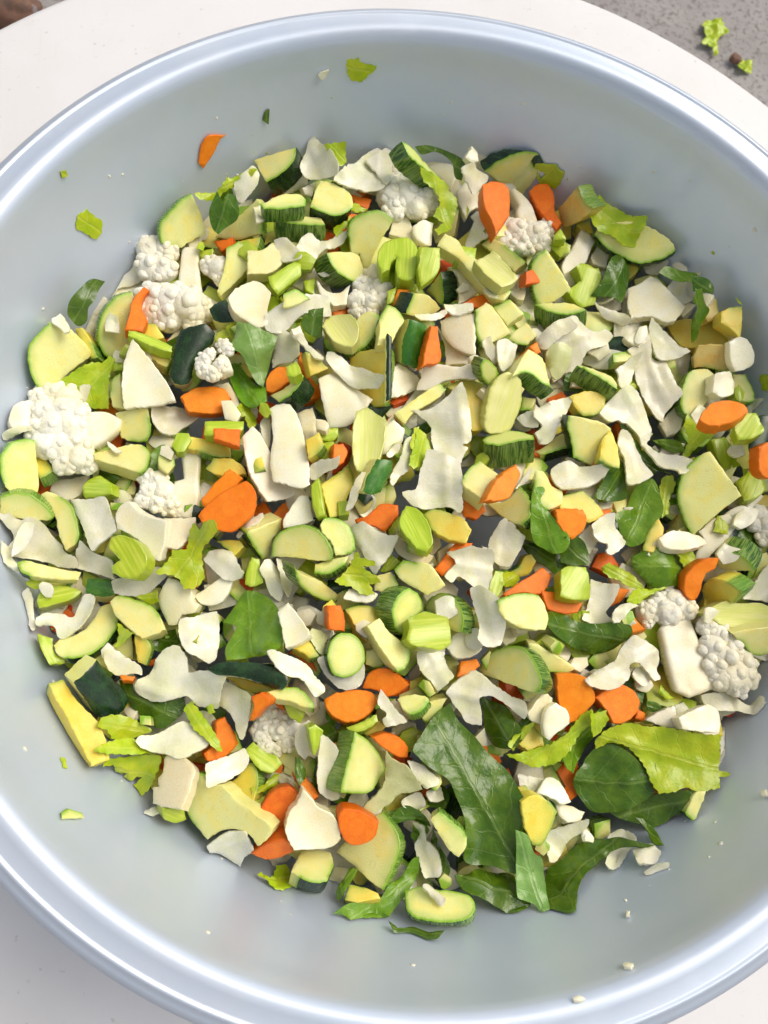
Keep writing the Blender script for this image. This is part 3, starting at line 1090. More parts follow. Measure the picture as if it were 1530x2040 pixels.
# ------------------------------------------------------------------ catalogue of the pieces (outline of each as seen, layer by layer)
DATA = """
A 3 zu.d th18 v60,42 k1-4: 117,30 149,20 147,30 138,40 126,47 # black-skinned zucchini wedge standing at the upper left edge
A 1 cl: 71,55 88,55 97,43 101,44 115,36 118,37 110,46 97,53 86,61 73,59
A 2 cb: 104,53 116,39 122,46 119,56 108,68 104,62
A 3 zu.l th12 v200,15 k0-6: 70,56 62,60 53,69 46,78 45,88 48,95 58,98 66,94 81,86 76,70 # pale zucchini quarter at the upper left edge above the cauliflower
A 3 lf: 89,54 93,62 97,56 103,58 105,74 95,82 90,87 85,82 83,70
A 1 zu.l v0,20 k1-2: 119,60 123,64 123,86 115,88 104,91 87,89 100,78
A 0 zu.y k1-3: 103,93 122,88 120,97 112,98
A 1 ca: 86,92 101,89 101,96 92,99
A 2 zu.l k0-2: 96,97 106,92 112,95 112,112 104,122 92,133 89,130 95,110
A 2 zu.w: 112,99 124,98 131,93 141,92 146,96 143,103 132,115 122,117 112,117
A 2 ce: 128,119 148,107 153,109 153,118 135,132 130,127
A 4 cf s:62,97 75,95 76,118 78,132 58,134 60,115 h:38,100,9 50,99,9 38,112,9 48,113,9 90,113,8 83,111,6 93,120,6 42,136,11 55,139,12 68,143,13 52,149,11 41,147,9 79,146,8 70,152,9 # big white cauliflower floret with thick upright stem at upper left
A 1 cb: 28,108 33,122 25,126 12,130 9,136 20,116
E 3 ca: 110,11 114,14 109,20 108,26 113,38 108,46 95,45 99,30 102,20
E 2 zu.l th12 v200,12 k0-7: 101,16 92,18 82,26 76,38 75,52 78,62 84,67 95,67 99,55 97,45 101,30
F 3 rb.c th10: 36,14 42,6 55,0 62,2 69,10 66,22 67,33 60,35 50,30 40,23
A 5 cl: 74,94 79,93 79,100 74,100
A 1 ce: 76,100 86,97 86,106 78,110
B 3 zu.s th13 v90,45 k3-7: -15,64 -2,57 14,56 19,60 18,65 5,67 -13,67
B 1 zu.s th14 v90,62 k2-5: -5,73 30,73 34,79 18,79 -4,77
B 3 cb: 22,8 30,18 40,32 44,38 42,44 32,47 22,48 17,40 20,20 # pointed white cabbage tip rising highest at the top edge
B 2 cb: 12,36 18,42 22,48 14,53 2,57 -3,55 8,48
B 2 rb: 16,51 27,47 24,58 18,56
B 1 cl: 32,18 49,16 50,33 44,35 38,27
B 4 zu.d th16 v95,42 k4-7: 30,46 40,48 50,53 55,60 53,67 43,72 32,70 22,66 26,54
B 3 cb: 39,47 50,40 63,27 73,21 77,24 70,33 75,48 75,55 72,58 62,58 50,54
B 3 cb: 65,30 80,21 85,20 84,35 82,50 79,52 75,45 70,37
B 1 ca: 49,55 69,60 66,68 56,62
B 1 cl: 56,63 66,69 57,71 52,70
B 2 cl: 39,82 50,77 53,73 49,88 42,90
B 0 ca: 52,71 58,71 50,86 47,84
B 4 zu.s th14 v140,62 ka: 92,16 98,19 108,30 118,40 123,45 119,45 108,36 97,26 # stripe-skinned zucchini slice tilted on edge at the top middle
B 2 rb.c: 110,25 118,24 130,32 134,40 132,47 129,53 122,45 112,35
B 1 lf: 102,20 112,19 128,24 140,32 138,46 133,44 130,32 118,24 107,26
B 3 cf s:84,30 100,32 104,48 88,52 h:90,36,9 84,50,9 96,48,10 84,58,9 98,58,11 110,60,10 103,68,8 86,68,8 116,65,6 # cream cauliflower floret at the top middle of the heap
B 4 cl: 103,42 115,45 125,49 129,55 134,60 133,70 128,85 119,88 117,83 124,78 117,72 121,63 117,56 108,50
B 3 zu.l th10 v215,10 k0-6: 52,92 51,82 55,75 64,71 75,69 82,72 86,76 74,95 66,115 63,113 60,102 54,104
B 1 rb.c: 86,76 96,70 101,85 104,95 90,89 82,87
B 2 rb: 101,80 108,76 116,78 115,95 110,95 102,88
B 3 ce th14: 74,100 80,92 90,89 98,90 104,98 104,112 102,120 95,122 88,119 87,110 88,104 84,108 83,113 77,116 74,110 # horseshoe-shaped celery cut below the top middle floret
B 3 ce th10: 105,96 121,97 121,112 118,118 107,126 104,115 105,108
B 2 zu.d th15 v0,55 k1-3: 110,131 122,115 123,128 123,142 115,134
B 2 rb.c: 127,112 134,111 152,128 140,138 135,140 135,120
G 2 ca: 78,9 90,3 96,3 101,8 98,10 86,13
B 2 zu.l k4-6: 119,95 125,86 135,92 142,102 153,108 170,125 176,130 170,137 160,133 148,120 135,105
B 2 ca: 89,128 98,129 92,145 85,140
B 3 zu.d th13 v190,48 k5-6: 101,132 112,133 122,143 118,147 105,150 95,147
B 3 cf s:60,126 72,122 74,136 64,138 h:72,118,7 62,126,7 75,128,8 58,138,7 68,140,8 77,138,6 57,147,5 66,148,6
B 3 zu.s th18 v150,45 k5-9: 35,101 48,100 58,102 61,106 63,116 61,122 57,123 48,119 40,112
B 5 rb th2: 28,116 35,114 38,118 32,119
B 2 cb: 17,89 22,87 28,92 35,93 52,88 46,98 30,101 25,112 15,120 8,108 12,96
B 2 rb: 27,122 35,130 45,131 52,127 50,140 40,142 30,132
B 2 zu.l k0-3: 2,132 10,128 18,132 22,136 10,141 2,142
B 1 ce: 17,122 26,120 25,132 19,130
B 1 ca: 36,140 52,142 49,151 40,150
B 1 ce: 82,115 88,113 91,122 86,126 82,122
B 1 ce: 96,124 105,124 105,131 98,132
B 1 ce: 81,130 88,127 86,138 81,140
C 3 zu.d th15 v-110,42 k0-5: 17,39 25,33 37,27 50,24 60,26 65,30 60,37 48,53 40,50 30,47 22,42 # large dark-skinned zucchini half slice at the top right edge
C 2 rb: 12,20 22,14 25,14 27,20 18,28 14,26
C 2 rb: 3,28 8,19 12,24 13,31 7,32
C 3 cb: -1,36 8,31 12,37 20,41 22,45 14,52 9,57 6,50 3,44
C 3 cl v0,4: 61,17 67,14 73,16 79,16 85,24 82,33 77,41 70,40 66,46 58,46 52,51 55,45 62,38 69,31 66,26 61,23 # yellow celery leaf standing up at the top right edge
C 4 ca th14: 16,49 22,46 31,47 36,52 37,62 36,72 31,80 26,87 23,78 18,68 16,60
C 4 ca th14: 51,54 58,48 66,48 70,55 71,68 76,78 72,83 65,76 58,67
C 5 cf s:36,53 40,52 48,58 54,66 57,74 60,84 45,84 41,70 43,65 40,60 h:34,82,6 32,90,6 42,84,8 45,94,8 55,88,9 65,82,6 60,94,7 50,98,5 38,96,6 # small cauliflower floret with long stem between two carrots
C 2 rb: -3,52 3,47 10,50 15,57 16,65 8,68 3,75 -2,62
C 3 cb: 16,67 22,75 25,84 24,88 14,93 4,101 2,95 6,82
C 4 cl: 4,66 6,68 4,75 3,74
C 3 zu.o th14 v-15,48 k2-4: 73,67 80,60 88,50 93,62 100,67 92,75 78,82
C 1 zu.y: 87,79 97,75 100,85 95,86
C 3 zu.d th11 v100,15 k7-13: 101,87 105,80 115,78 130,77 141,80 153,87 160,92 163,99 158,103 148,107 135,109 122,104 110,97 # long zucchini half slice at the right edge under a leaf
C 5 cl: 104,61 112,65 120,67 128,73 133,74 141,75 140,80 138,87 133,95 131,100 122,96 118,92 112,88 103,86 95,82 99,72
C 2 rb: 91,83 98,87 101,92 96,105 88,119 86,126 82,128 78,120 76,111 84,98
C 3 zu.l th12 v180,12 k6-10: 64,98 70,106 77,117 83,128 75,135 66,139 57,140 53,125 52,117 55,106
C 2 zu.s th15 v90,52 k3-6: 55,140 70,139 83,139 95,143 85,147 68,146
C 2 ce: 86,112 92,109 104,113 106,120 103,132 100,141 92,143 84,136 79,131 85,126 91,122
C 3 lf: 114,106 122,108 127,120 125,130 121,140 113,137 100,133 106,122 108,114
C 3 zu.l v60,22 k2-3: 15,94 22,89 33,95 49,108 40,115 30,107
C 3 ce.p: 9,107 23,101 32,109 43,121 38,125 30,128 18,119
C 2 rb.c: 32,127 42,117 52,109 50,125 47,137 42,136
G 2 zu.l th14 k5-7: 87,14 95,9 100,12 114,31 107,36 92,42 87,30
G 2 zu.l v100,20: 100,12 113,6 124,17 111,26
C 1 ce: 65,95 72,88 83,95 83,100 75,104
C 1 ce: 70,87 75,82 80,90 72,90
C 1 rb.c: 98,105 103,96 112,103 110,112 100,110
C 1 zu.y: 125,108 135,109 133,116 127,121
D 4 rb th6: 46,90 55,86 63,81 70,84 78,93 84,98 90,104 84,112 77,116 66,112 58,112 48,115 46,106 # big smooth white cabbage rib slab in the upper right
D 3 cb: 19,101 24,104 36,107 45,110 47,115 50,117 42,120 38,116 28,112
D 1 cb: 57,72 75,67 78,69 73,78 64,80 60,80
D 4 lf.b: 71,80 76,74 86,76 95,80 96,92 99,100 102,104 107,108 103,118 99,130 95,132 94,115 96,107 90,103 92,97 86,88 # ragged green leaf ribbon hanging down in the upper right
D 2 lf: 95,80 106,82 111,88 111,94 100,92 96,92
D 2 zu.y v90,30 k4-6: 76,118 88,113 105,115 118,116 125,124 127,130 122,133 110,132 95,135 85,132
D 2 zu.o: 103,108 108,98 114,97 117,112 108,115
D 2 rb: 97,96 102,91 112,95 106,104 102,104
D 2 zu.y k1-2: 118,107 125,104 134,103 133,120 132,128 126,122 117,115
D 3 cl: 128,96 131,99 134,103 130,100
D 1 cb: 80,72 84,69 90,73 92,77 85,77
D 3 rb: 124,131 130,127 137,129 142,138 142,147 137,151 128,153 124,145
D 2 zu.o: 96,142 100,133 112,132 122,133 124,150 120,153 105,150 97,150
D 4 cb: 63,113 68,118 78,128 92,140 85,144 73,146 65,142 62,125
H 3 cb: 42,27 60,14 65,28 75,32 83,50 86,58 75,70 72,78 66,74 60,60 52,45 50,35
H 2 rb.c: 44,11 60,3 64,14 55,19 46,15
H 1 zk.d: 27,18 36,12 43,12 48,18 55,19 42,27 30,24
H 3 cb: -8,2 4,-2 10,2 20,8 33,6 37,12 28,20 14,24 10,36 2,40 -5,36 -10,20
H 2 cb: 9,30 22,23 34,25 45,30 38,36 28,38 18,35
H 3 zu.s th14 v125,55 k4-7: 8,33 20,36 33,42 38,48 38,52 28,45 16,38
H 2 lf: -2,42 5,40 12,46 18,53 14,56 5,54 -4,54
H 3 cb: 37,37 45,31 50,27 54,25 52,35 49,44 47,50 40,53 35,48 38,42
H 2 cl: 45,52 51,44 57,48 52,56
H 2 zu.y: 2,57 18,53 30,57 27,68 20,72 10,70
H 2 zu.l k6-10: 94,38 105,36 112,40 110,55 106,62 100,70 95,75 88,68 87,55 90,44
H 3 rb th9: 112,40 124,38 127,45 126,56 118,58 111,54
H 2 zu.l k1-4: 127,40 136,40 142,52 143,60 138,62 130,58 126,50
H 4 ca: 100,75 104,68 113,61 125,60 135,63 139,68 130,75 118,79 108,80 # flat oval carrot slice near the right edge
H 3 ce: 127,80 133,71 144,70 151,83 144,88 137,90 130,90
H 3 cl: 90,72 95,77 100,83 104,78 118,84 105,92 97,98 90,106 88,103 92,90 88,80
H 4 zu.l th12 v190,10 k3-8: 109,99 133,133 118,144 95,164 88,150 84,135 86,120 92,110 100,103 # large pale zucchini quarter near the right edge
H 3 ce: 128,122 140,113 147,117 152,127 145,134 135,137 132,130
H 3 zu.d th10 v190,25 k6-10: 1,72 15,74 28,78 34,82 28,95 21,110 12,107 5,104 3,92 0,80
H 4 cb: 36,87 42,87 52,98 60,110 66,117 58,123 45,127 43,115 38,100
H 5 cb: 23,71 35,58 43,52 50,56 58,66 64,78 64,88 60,93 68,99 78,102 88,107 91,113 86,119 81,120 80,115 70,112 66,104 58,96 54,85 48,80 38,76 30,78 # long curled white cabbage ribbon on the right half
H 3 lf: 36,77 42,80 50,90 60,103 70,115 80,118 74,119 62,111 52,101 45,90
H 3 cl: 71,120 79,118 82,125 78,135 77,147 72,150 70,140 70,128
L 3 lf.b: 34,25 45,17 48,10 55,2 65,1 70,10 72,23 66,31 60,38 57,47 50,50 43,47 38,33 # broad green leaf with pale veins on the right half
H 3 lf: 19,136 26,122 33,110 40,109 44,118 44,130 42,137 30,137
H 3 cb: -12,112 0,108 10,112 22,112 30,113 26,120 15,127 2,132 -8,130 -12,120
H 2 zu.y: 27,90 33,83 36,88 40,105 40,112 32,110 25,105
H 2 zu.y: -5,133 12,129 22,138 28,147 18,153 8,150 -5,145
L 3 ca: -9,21 0,20 12,21 15,28 12,37 4,44 -3,38 -8,28
H 1 ce: 110,90 120,88 130,98 125,112 118,113
H 1 ce: 132,90 139,88 136,105 132,110
H 2 zk.d: 138,90 145,72 153,72 162,90 152,100 142,112 136,106
H 3 ca: 146,96 153,92 160,95 160,120 152,120 146,113
H 1 rb.c: 70,78 82,65 88,70 86,82 76,88
H 1 lf.b: 65,91 75,90 85,93 88,101 80,100
H 0 ca: 22,104 30,108 28,113 20,110
E 3 zu.l th12 v190,15 k8-13: 38,40 45,38 55,45 69,60 69,65 60,72 50,80 40,90 29,90 24,80 21,67 23,55 30,47 # big pale zucchini quarter at the left edge
E 5 rb th3: 39,36 46,32 52,40 53,46 49,47 44,42 40,40
E 3 lf v180,5: 51,32 53,22 62,12 70,6 80,8 75,15 72,22 67,28 66,38 60,42 54,37 # crinkled dark leaf at the upper left edge by the wall
E 2 cb: 65,45 67,30 75,15 79,20 77,32 74,45 72,55 66,50
E 2 zu.y: 57,44 63,43 70,55 74,65 69,67 62,55
E 3 cl: 43,88 52,80 60,74 70,70 79,70 83,66 88,68 85,78 84,95 85,108 78,107 68,104 60,97 52,90
E 2 ce: 84,70 94,68 94,75 86,76
E 5 cb: 60,88 66,86 69,88 67,95 64,103 62,98
E 5 cf s:62,108 80,107 93,113 91,120 82,128 72,135 58,126 h:32,97,8 42,94,8 52,97,8 28,108,8 38,108,10 50,108,10 60,108,7 30,120,9 42,120,11 54,120,9 36,132,10 48,135,11 60,132,9 50,146,8 62,143,9 67,148,6 # largest white cauliflower floret at the left edge
E 4 rb th6: 101,51 108,60 118,72 130,90 134,99 120,102 108,104 95,105 93,85 95,68 # flat triangular white cabbage rib on the left
E 3 ce: 98,45 110,48 122,53 131,58 131,62 122,60 108,54 98,49
E 2 zu.y: 110,40 118,40 125,50 118,52 108,48
E 2 zu.o: 108,57 125,62 131,66 127,73 118,68
F 3 zk.d th14: 0,37 10,35 20,34 26,40 24,48 15,55 10,66 8,76 2,80 -5,79 -8,72 -6,62 -4,48 # long black-green zucchini chunk lying skin up at upper left
F 1 zk.d: 22,22 34,14 46,30 38,33 26,30
E 2 zu.l: 85,82 91,78 93,95 94,105 86,104 84,92
E 2 zu.d v0,15 k3-6: 88,108 98,106 112,104 114,112 115,122 112,130 100,130 92,127 90,115
E 2 cb: 116,103 125,104 136,103 143,107 153,108 153,113 140,120 132,125 122,122 115,113
F 3 ca th12 v90,15: 0,88 12,81 22,80 33,82 38,90 38,99 28,101 15,101 5,99
E 3 zu.l th12 v90,30 k3-6: 71,139 85,135 100,132 110,133 115,140 112,150 107,154 95,150 82,146 72,143
E 2 lf.b: 110,153 115,142 125,134 133,138 130,150 125,160 115,160
I 3 zu.l th12 v180,15 k8-14: 10,0 20,-2 26,-1 28,15 30,32 28,40 18,40 8,38 2,30 0,20 1,10 5,4
E 1 rb: 7,112 10,103 18,99 24,102 23,118 15,122 8,118
E 2 cb: 0,126 6,121 20,119 25,122 12,126 4,130
I 2 zu.y k1-3: 27,6 37,16 41,22 30,28 28,20
E 5 cb: 81,131 85,132 94,138 88,139
F 2 zu.y v90,25: 0,118 12,119 25,122 38,127 38,134 30,134 15,130 0,126
F 2 ce: 18,107 30,106 48,106 48,112 40,118 25,118 18,117
F 3 ca th10: 25,112 35,112 46,113 45,126 35,123 25,120
F 2 cl: 38,102 45,95 52,95 54,100 58,105 56,113 52,115 49,104 43,104
F 4 lf.p: 43,33 52,34 62,38 74,44 70,55 66,70 63,82 58,78 52,68 46,58 37,55 41,45 # shiny mint-green leaf flap left of centre
F 3 lf.b: 37,67 46,60 52,72 58,80 64,82 66,94 58,97 48,93 40,80
F 2 ce: 26,44 30,38 40,36 40,46 30,50 27,50
F 2 cl: 34,35 42,32 44,38 40,48 37,42
F 3 cf s:30,55 36,58 40,68 30,72 24,64 h:18,60,5 22,56,4 33,50,5 36,53,4 18,68,5 25,71,5 30,65,5 16,65,4
F 1 rb.c: 27,79 36,77 42,86 46,96 40,99 37,88
F 3 cb: 64,30 70,23 85,18 100,13 112,12 114,20 115,28 104,28 95,28 85,35 75,42 65,40
F 4 lf: 95,27 108,22 108,30 106,45 98,43 92,36
F 3 ce.p: 108,36 112,28 120,26 130,28 136,36 134,46 130,50 118,48 112,42
F 2 zu.s v60,38 th13 k2-7: 134,30 142,23 150,24 153,30 146,42 140,50 130,55 119,52 118,49 130,49 134,44
F 2 cb: 108,33 118,35 112,42 107,42
F 3 cb: 71,46 80,42 90,45 90,60 85,63 75,64 69,68 70,55
F 4 cb: 85,42 92,40 98,48 105,55 110,58 108,62 102,60 95,50
F 3 rb: 84,37 91,34 93,42 86,41
F 1 ca: 65,75 72,66 80,65 82,70 86,73 78,80 70,85 65,84
F 2 ca: 90,54 95,56 99,68 97,72 90,62
F 2 zu.y: 95,54 106,56 109,63 113,66 105,70 99,72
F 3 zu.d th15 v45,50 k4-7: 69,87 78,82 86,75 91,69 93,72 90,80 82,88 75,92 # black rind curve left of centre
F 3 ce: 80,65 88,61 91,66 92,70 86,73 81,72
F 3 rb th4: 105,74 112,71 118,70 124,75 135,82 147,89 140,98 128,110 120,111 113,111 110,100 107,88 # square white cabbage slab near the centre
F 4 cb: 111,54 120,57 130,64 140,67 150,75 155,80 150,86 140,83 130,80 120,72 111,64
G 2 zu.y v0,28 k2-7: -8,47 10,44 18,42 20,45 20,70 18,88 12,89 5,87 -8,80 -10,65
F 4 rb th5: 67,96 75,93 83,93 88,100 93,115 96,130 98,145 98,155 92,158 80,155 70,152 68,135 70,118 69,105 # tall upright white cabbage slab left of centre
F 2 rb: 61,108 66,100 68,105 68,125 66,128 62,120
F 3 rb.c: 88,100 100,96 103,105 103,112 99,122 95,122
F 3 rb.c: 103,105 110,106 113,110 110,114 103,112
J 3 rb th6: 47,-12 55,-20 62,-12 68,0 75,15 85,27 87,33 80,36 66,38 60,30 52,15
F 2 zu.y: 95,121 105,115 109,125 104,131 97,135
F 1 ce: 105,117 112,112 120,112 120,118 115,122 108,121
F 1 ce: 106,124 116,122 116,135 110,139 103,136
F 1 ca: 117,124 124,124 127,130 124,138 118,142 116,134
F 3 ce.p th8: 134,100 142,96 150,102 157,108 155,125 150,140 143,147 134,144 131,135 131,115 # big pale ribbed celery slab near the centre
F 2 cb: 98,142 106,138 115,137 122,134 120,143 110,147 102,153 98,150
J 2 zu.y: 107,25 117,18 128,9 132,22 127,35 123,48 114,50 110,38
G 2 zu.l k0-3: 14,20 20,10 26,12 32,19 33,22 28,30 22,42 12,41 14,30
G 3 zk.m th12 v185,28: 36,21 50,27 51,30 47,50 45,60 38,58 30,55 31,40 # mid-green zucchini square lying skin up above the centre
G 2 zk.d th6: 19,32 23,35 23,60 23,82 19,84 19,60
G 3 ca th12: 53,26 58,27 60,40 61,50 58,55 50,56 46,58 48,48 51,35
G 3 rb.c: 60,22 70,18 86,16 87,35 87,48 82,48 70,42 62,32
G 2 rb: 57,26 66,36 72,42 80,48 82,55 64,56 63,40
G 4 cb: 62,12 75,10 84,10 85,15 75,18 64,17
G 4 cb: 39,21 55,18 64,15 66,18 55,24 43,24
G 3 rb: 42,75 48,56 60,56 75,58 83,55 82,50 88,49 92,52 90,62 88,68 75,67 62,69 52,75
G 2 rb: 23,58 30,56 38,61 44,66 42,75 33,79 23,81
G 3 zu.l v120,20 k3-4: 25,93 35,86 48,77 60,70 65,75 60,80 50,87 40,92 36,97 33,101
G 2 zu.y k0-4: 65,73 75,68 88,69 95,74 98,82 95,95 92,105 85,106 80,95 78,80
G 4 cb: 37,93 48,92 58,87 66,80 74,72 77,70 80,80 83,95 84,115 76,118 82,120 78,125 76,133 68,128 58,127 53,118 52,103 45,97 # large ragged white cabbage sheet at the centre
G 3 ce.p th9: 100,72 108,63 115,62 122,68 123,80 121,90 117,100 112,107 98,109 94,105 95,90 98,78 # smooth pale oblong celery piece right of centre
G 3 zu.s th10 v200,42 ka: 93,52 98,53 103,58 105,63 102,68 97,72 92,65 91,58
G 3 cb: 91,40 97,35 100,42 103,48 103,57 96,50
G 3 cb: 102,40 110,38 119,41 117,50 113,58 106,63 104,55
G 2 zu.d v110,32 k4-6: 111,37 118,30 126,24 134,33 126,41 118,40
G 3 zu.s th15 v140,45 k5-9: 116,64 122,52 127,44 138,51 141,60 144,72 147,75 138,70 128,62 122,62
G 1 zu.s v90,30 k2-4: 122,80 133,82 128,90 121,91
G 1 ca: 112,61 120,50 128,42 126,48 116,64
G 1 ca: 128,42 134,38 137,46 133,48
G 3 cb: 134,36 142,28 150,23 158,20 165,28 158,32 148,38 142,45 136,44
G 3 cb.g: 142,46 150,40 160,44 156,60 150,68 146,66 141,55
G 3 cb: 131,92 140,87 150,83 160,82 155,95 148,103 145,115 138,117 132,108 138,104 132,98
G 2 cb: 117,98 125,93 131,92 135,104 128,105 120,102
G 4 zu.s th19 v90,52 ka: 92,113 100,108 112,106 122,107 131,110 132,113 120,114 105,117 95,116 # light green stripe-skinned zucchini slice standing on edge right of centre
G 2 zu.d v100,32 k4-6: 132,122 140,118 150,110 160,105 165,118 153,120 140,124
G 2 rb: 15,108 25,98 33,105 32,113 25,122 15,125
G 3 cb: 18,125 28,115 30,118 25,125 20,128
G 1 rb: 17,103 24,93 26,98 20,105
G 3 cb: 32,113 37,112 36,122 37,128 34,138 28,142 24,148 19,150 22,140 28,128
G 3 cl: 36,120 40,105 43,104 42,115 38,123
G 3 cl: 43,104 50,112 54,125 48,132 40,136 36,133 38,125
G 3 zk.m v180,25: 12,128 22,129 23,135 18,147 15,153 5,155 0,152 5,140
K 4 cb: 50,-8 62,-6 74,0 76,10 76,25 77,40 75,42 68,36 60,35 50,37 40,35 32,26 30,24 42,21 45,8
K 3 zu.l th12 k0-2: 77,13 82,5 90,-1 104,9 99,20 94,30 86,24 78,18 # pale zucchini cube near the centre beside a carrot
K 3 ca th10: 94,30 102,15 110,7 118,2 121,9 117,20 112,28 103,30
K 2 zu.s v40,32 k3-6: 95,31 105,31 112,28 120,18 128,28 128,42 122,48 112,45 103,38
K 2 ca: 77,30 84,26 92,31 95,38 88,44 78,41
K 0 ca: 76,25 84,24 80,29
K 2 zu.l: 132,15 133,6 140,8 145,18 153,22 153,33 140,36 130,28
K 4 lf.b: 129,28 132,20 138,18 140,21 136,30 142,38 147,45 153,52 158,60 155,68 148,70 140,66 132,60 129,48
K 2 lf: 121,62 130,62 140,66 150,70 158,78 147,85 140,78 130,72
K 3 cb: 96,65 100,55 108,46 114,50 120,55 125,57 122,65 117,75 113,82 105,80 100,75
K 3 zu.y th10: 47,40 55,36 65,38 78,44 84,52 80,62 70,60 60,56 54,52
K 3 ce: 30,40 34,33 42,36 48,42 53,52 54,62 50,68 42,66 35,58 29,50 # oval light green celery piece just below the centre
K 2 rb.c: 26,52 32,60 42,67 50,70 55,72 50,78 42,78 30,72 25,65
K 2 ca: -5,44 5,40 15,32 28,33 27,42 18,53 8,49 -2,50
K 3 cb: -2,40 5,38 9,32 6,28 11,31 10,36 2,43
K 3 cb: -10,52 0,48 10,52 18,56 27,58 22,70 15,80 9,86 3,78 0,68 -8,60
K 2 ce: 14,83 22,70 30,76 24,82 18,84
K 2 zu.d k2-4: 10,88 22,84 26,88 29,97 20,100 10,98
K 3 zu.l th10 k0-2: 25,82 32,75 42,77 52,78 60,88 64,94 58,98 50,102 42,97 30,90
K 1 ca: 56,82 65,70 72,62 85,62 80,72 70,80 62,87
K 4 cb: 64,69 72,68 82,64 90,66 97,66 101,72 100,80 98,92 96,98 85,96 79,90 74,87 68,93 62,88 70,80 72,76 # mushroom-shaped white cabbage scrap below the centre
K 4 cb: 82,97 90,95 98,100 105,108 108,120 108,132 105,140 98,142 90,138 89,125 86,112
K 2 rb: 65,141 72,131 88,130 92,140 90,145 78,150 70,148
K 2 rb.c: 106,135 115,121 121,125 118,135 110,140
K 3 zu.l k0-3: 104,106 112,102 122,100 135,102 140,110 143,120 140,128 128,128 118,125 108,118
K 3 ca: 108,101 118,93 130,86 138,80 145,86 142,95 135,101 122,100 110,103
K 3 ca: 138,98 150,100 160,104 168,108 165,115 155,116 142,113 139,105
K 2 zu.y: 112,85 120,80 125,72 130,71 133,76 127,86 118,89
K 2 ce: 97,97 102,83 108,84 108,93 105,103 102,106
K 3 zu.s th15 v190,45 ka: 24,110 30,100 37,96 44,102 47,112 42,118 36,122 35,130 32,132 27,128 24,118
K 2 zu.s v10,35 th13 k0-6: 48,112 52,104 60,100 68,102 75,110 78,122 76,130 68,128 60,118 52,115
K 4 ce th11: 35,120 45,115 55,116 66,119 68,128 68,138 60,144 50,142 38,140 34,135 36,127 # bright green square celery chunk below the centre
K 3 zu.l k4-7: 5,125 14,119 22,130 32,138 38,142 37,150 33,158 28,160 20,150 12,138
J 2 zu.y k0-3: 126,120 135,117 148,118 155,125 150,135 142,145 135,138 130,128
O 3 cb: 25,20 33,14 48,13 48,22 55,35 50,40 43,45 38,38 33,33 28,28
O 1 ca: 58,34 61,22 73,20 75,25 68,32
O 4 zu.s th13 v10,32 k0-8: 74,28 80,18 90,12 100,10 110,13 117,22 121,32 122,40 118,46 112,45 100,40 88,36 78,32 # big domed zucchini half slice below right of centre
O 3 zu.l: 112,8 120,10 130,16 142,23 148,28 140,31 125,30 120,22 113,15
O 2 ce: 117,8 125,2 135,5 140,10 136,17 128,15
L 4 lf: -24,106 -12,101 0,103 8,107 22,108 35,107 44,109 47,115 42,122 35,129 22,132 8,128 0,124 -10,118 # dark leaf strip with pale midrib left of the largest right floret
L 4 ce: -6,68 0,65 14,65 17,75 16,90 5,90 -5,87
L 2 cb: 17,74 28,78 39,82 35,92 28,100 35,107 20,108 10,105 15,95 17,85
L 3 cb: 35,98 42,93 50,93 55,95 48,97 42,105 36,107
L 1 ca: 26,76 34,80 48,82 40,92 32,95 36,85
L 2 ca: 44,105 52,103 55,108 60,112 50,115 46,112
L 3 cb: 16,35 25,27 33,25 35,35 40,40 44,48 38,53 30,57 26,55 30,48 22,46
L 2 cb: 5,45 14,35 18,38 22,45 18,52 15,57 10,50
L 3 lf: -5,45 2,45 10,48 15,55 15,63 5,65 -5,64
L 3 lf.b: 50,57 58,53 70,52 82,53 90,60 92,70 88,78 75,80 70,81 60,73 52,66
L 3 cl: 80,54 97,53 97,62 93,70 86,62
L 3 cl: 24,66 30,62 40,66 50,72 56,80 58,83 45,80 38,75 33,74
L 3 cl: 42,92 50,83 62,82 74,82 66,85 60,88 55,92 48,94
L 2 zu.y: 60,42 66,32 70,28 74,36 70,45 66,53 58,52
L 3 rb: 70,43 78,38 90,38 105,43 107,47 95,51 82,52 73,49
L 2 rb: 100,38 112,28 122,24 131,31 125,40 115,50 105,60 97,62 100,52 106,46
L 3 ca: 90,72 98,63 106,59 116,58 113,66 106,70 103,78 100,88 96,92 90,85 89,78 # bent carrot sliver near the right edge
L 2 zu.s th18 v-60,40 k1-4: 112,55 120,53 132,56 140,62 143,68 130,68 118,66
L 2 zu.y th16 v-30,42 k2-4: 104,78 110,74 122,76 133,84 127,92 115,93 107,98 103,90
L 2 ce.p: 104,100 112,94 120,91 132,93 145,92 153,95 160,100 155,110 140,110 122,111 112,106
L 2 zu.d k4-6: 125,115 140,112 160,110 162,125 150,132 142,132 132,122
L 2 cb: 130,90 140,80 148,68 155,63 165,70 165,90 150,92
L 3 cf s:142,32 150,30 152,40 146,44 h:145,25,6 150,32,7 142,33,5 150,42,6 156,25,6
L 1 rb: 120,24 132,18 140,20 138,30 128,30
L 5 cf s:70,112 78,100 93,102 100,120 106,135 114,157 93,165 82,160 76,140 h:61,99,7 70,94,8 81,92,8 90,97,7 76,99,9 61,107,4 106,110,7 115,117,8 125,125,9 110,126,9 119,134,11 132,138,10 113,140,9 126,147,11 137,149,7 117,150,8 130,156,7 # biggest split cauliflower floret on the lower right side
P 3 cb: 100,40 112,38 125,40 140,48 150,42 150,48 141,55 128,52 115,52 105,48
L 4 cb: 37,135 40,127 48,117 55,120 65,126 69,135 68,145 72,150 66,152 60,145 52,138 45,140 47,148 40,155 28,160 12,157 8,152 20,145 30,140
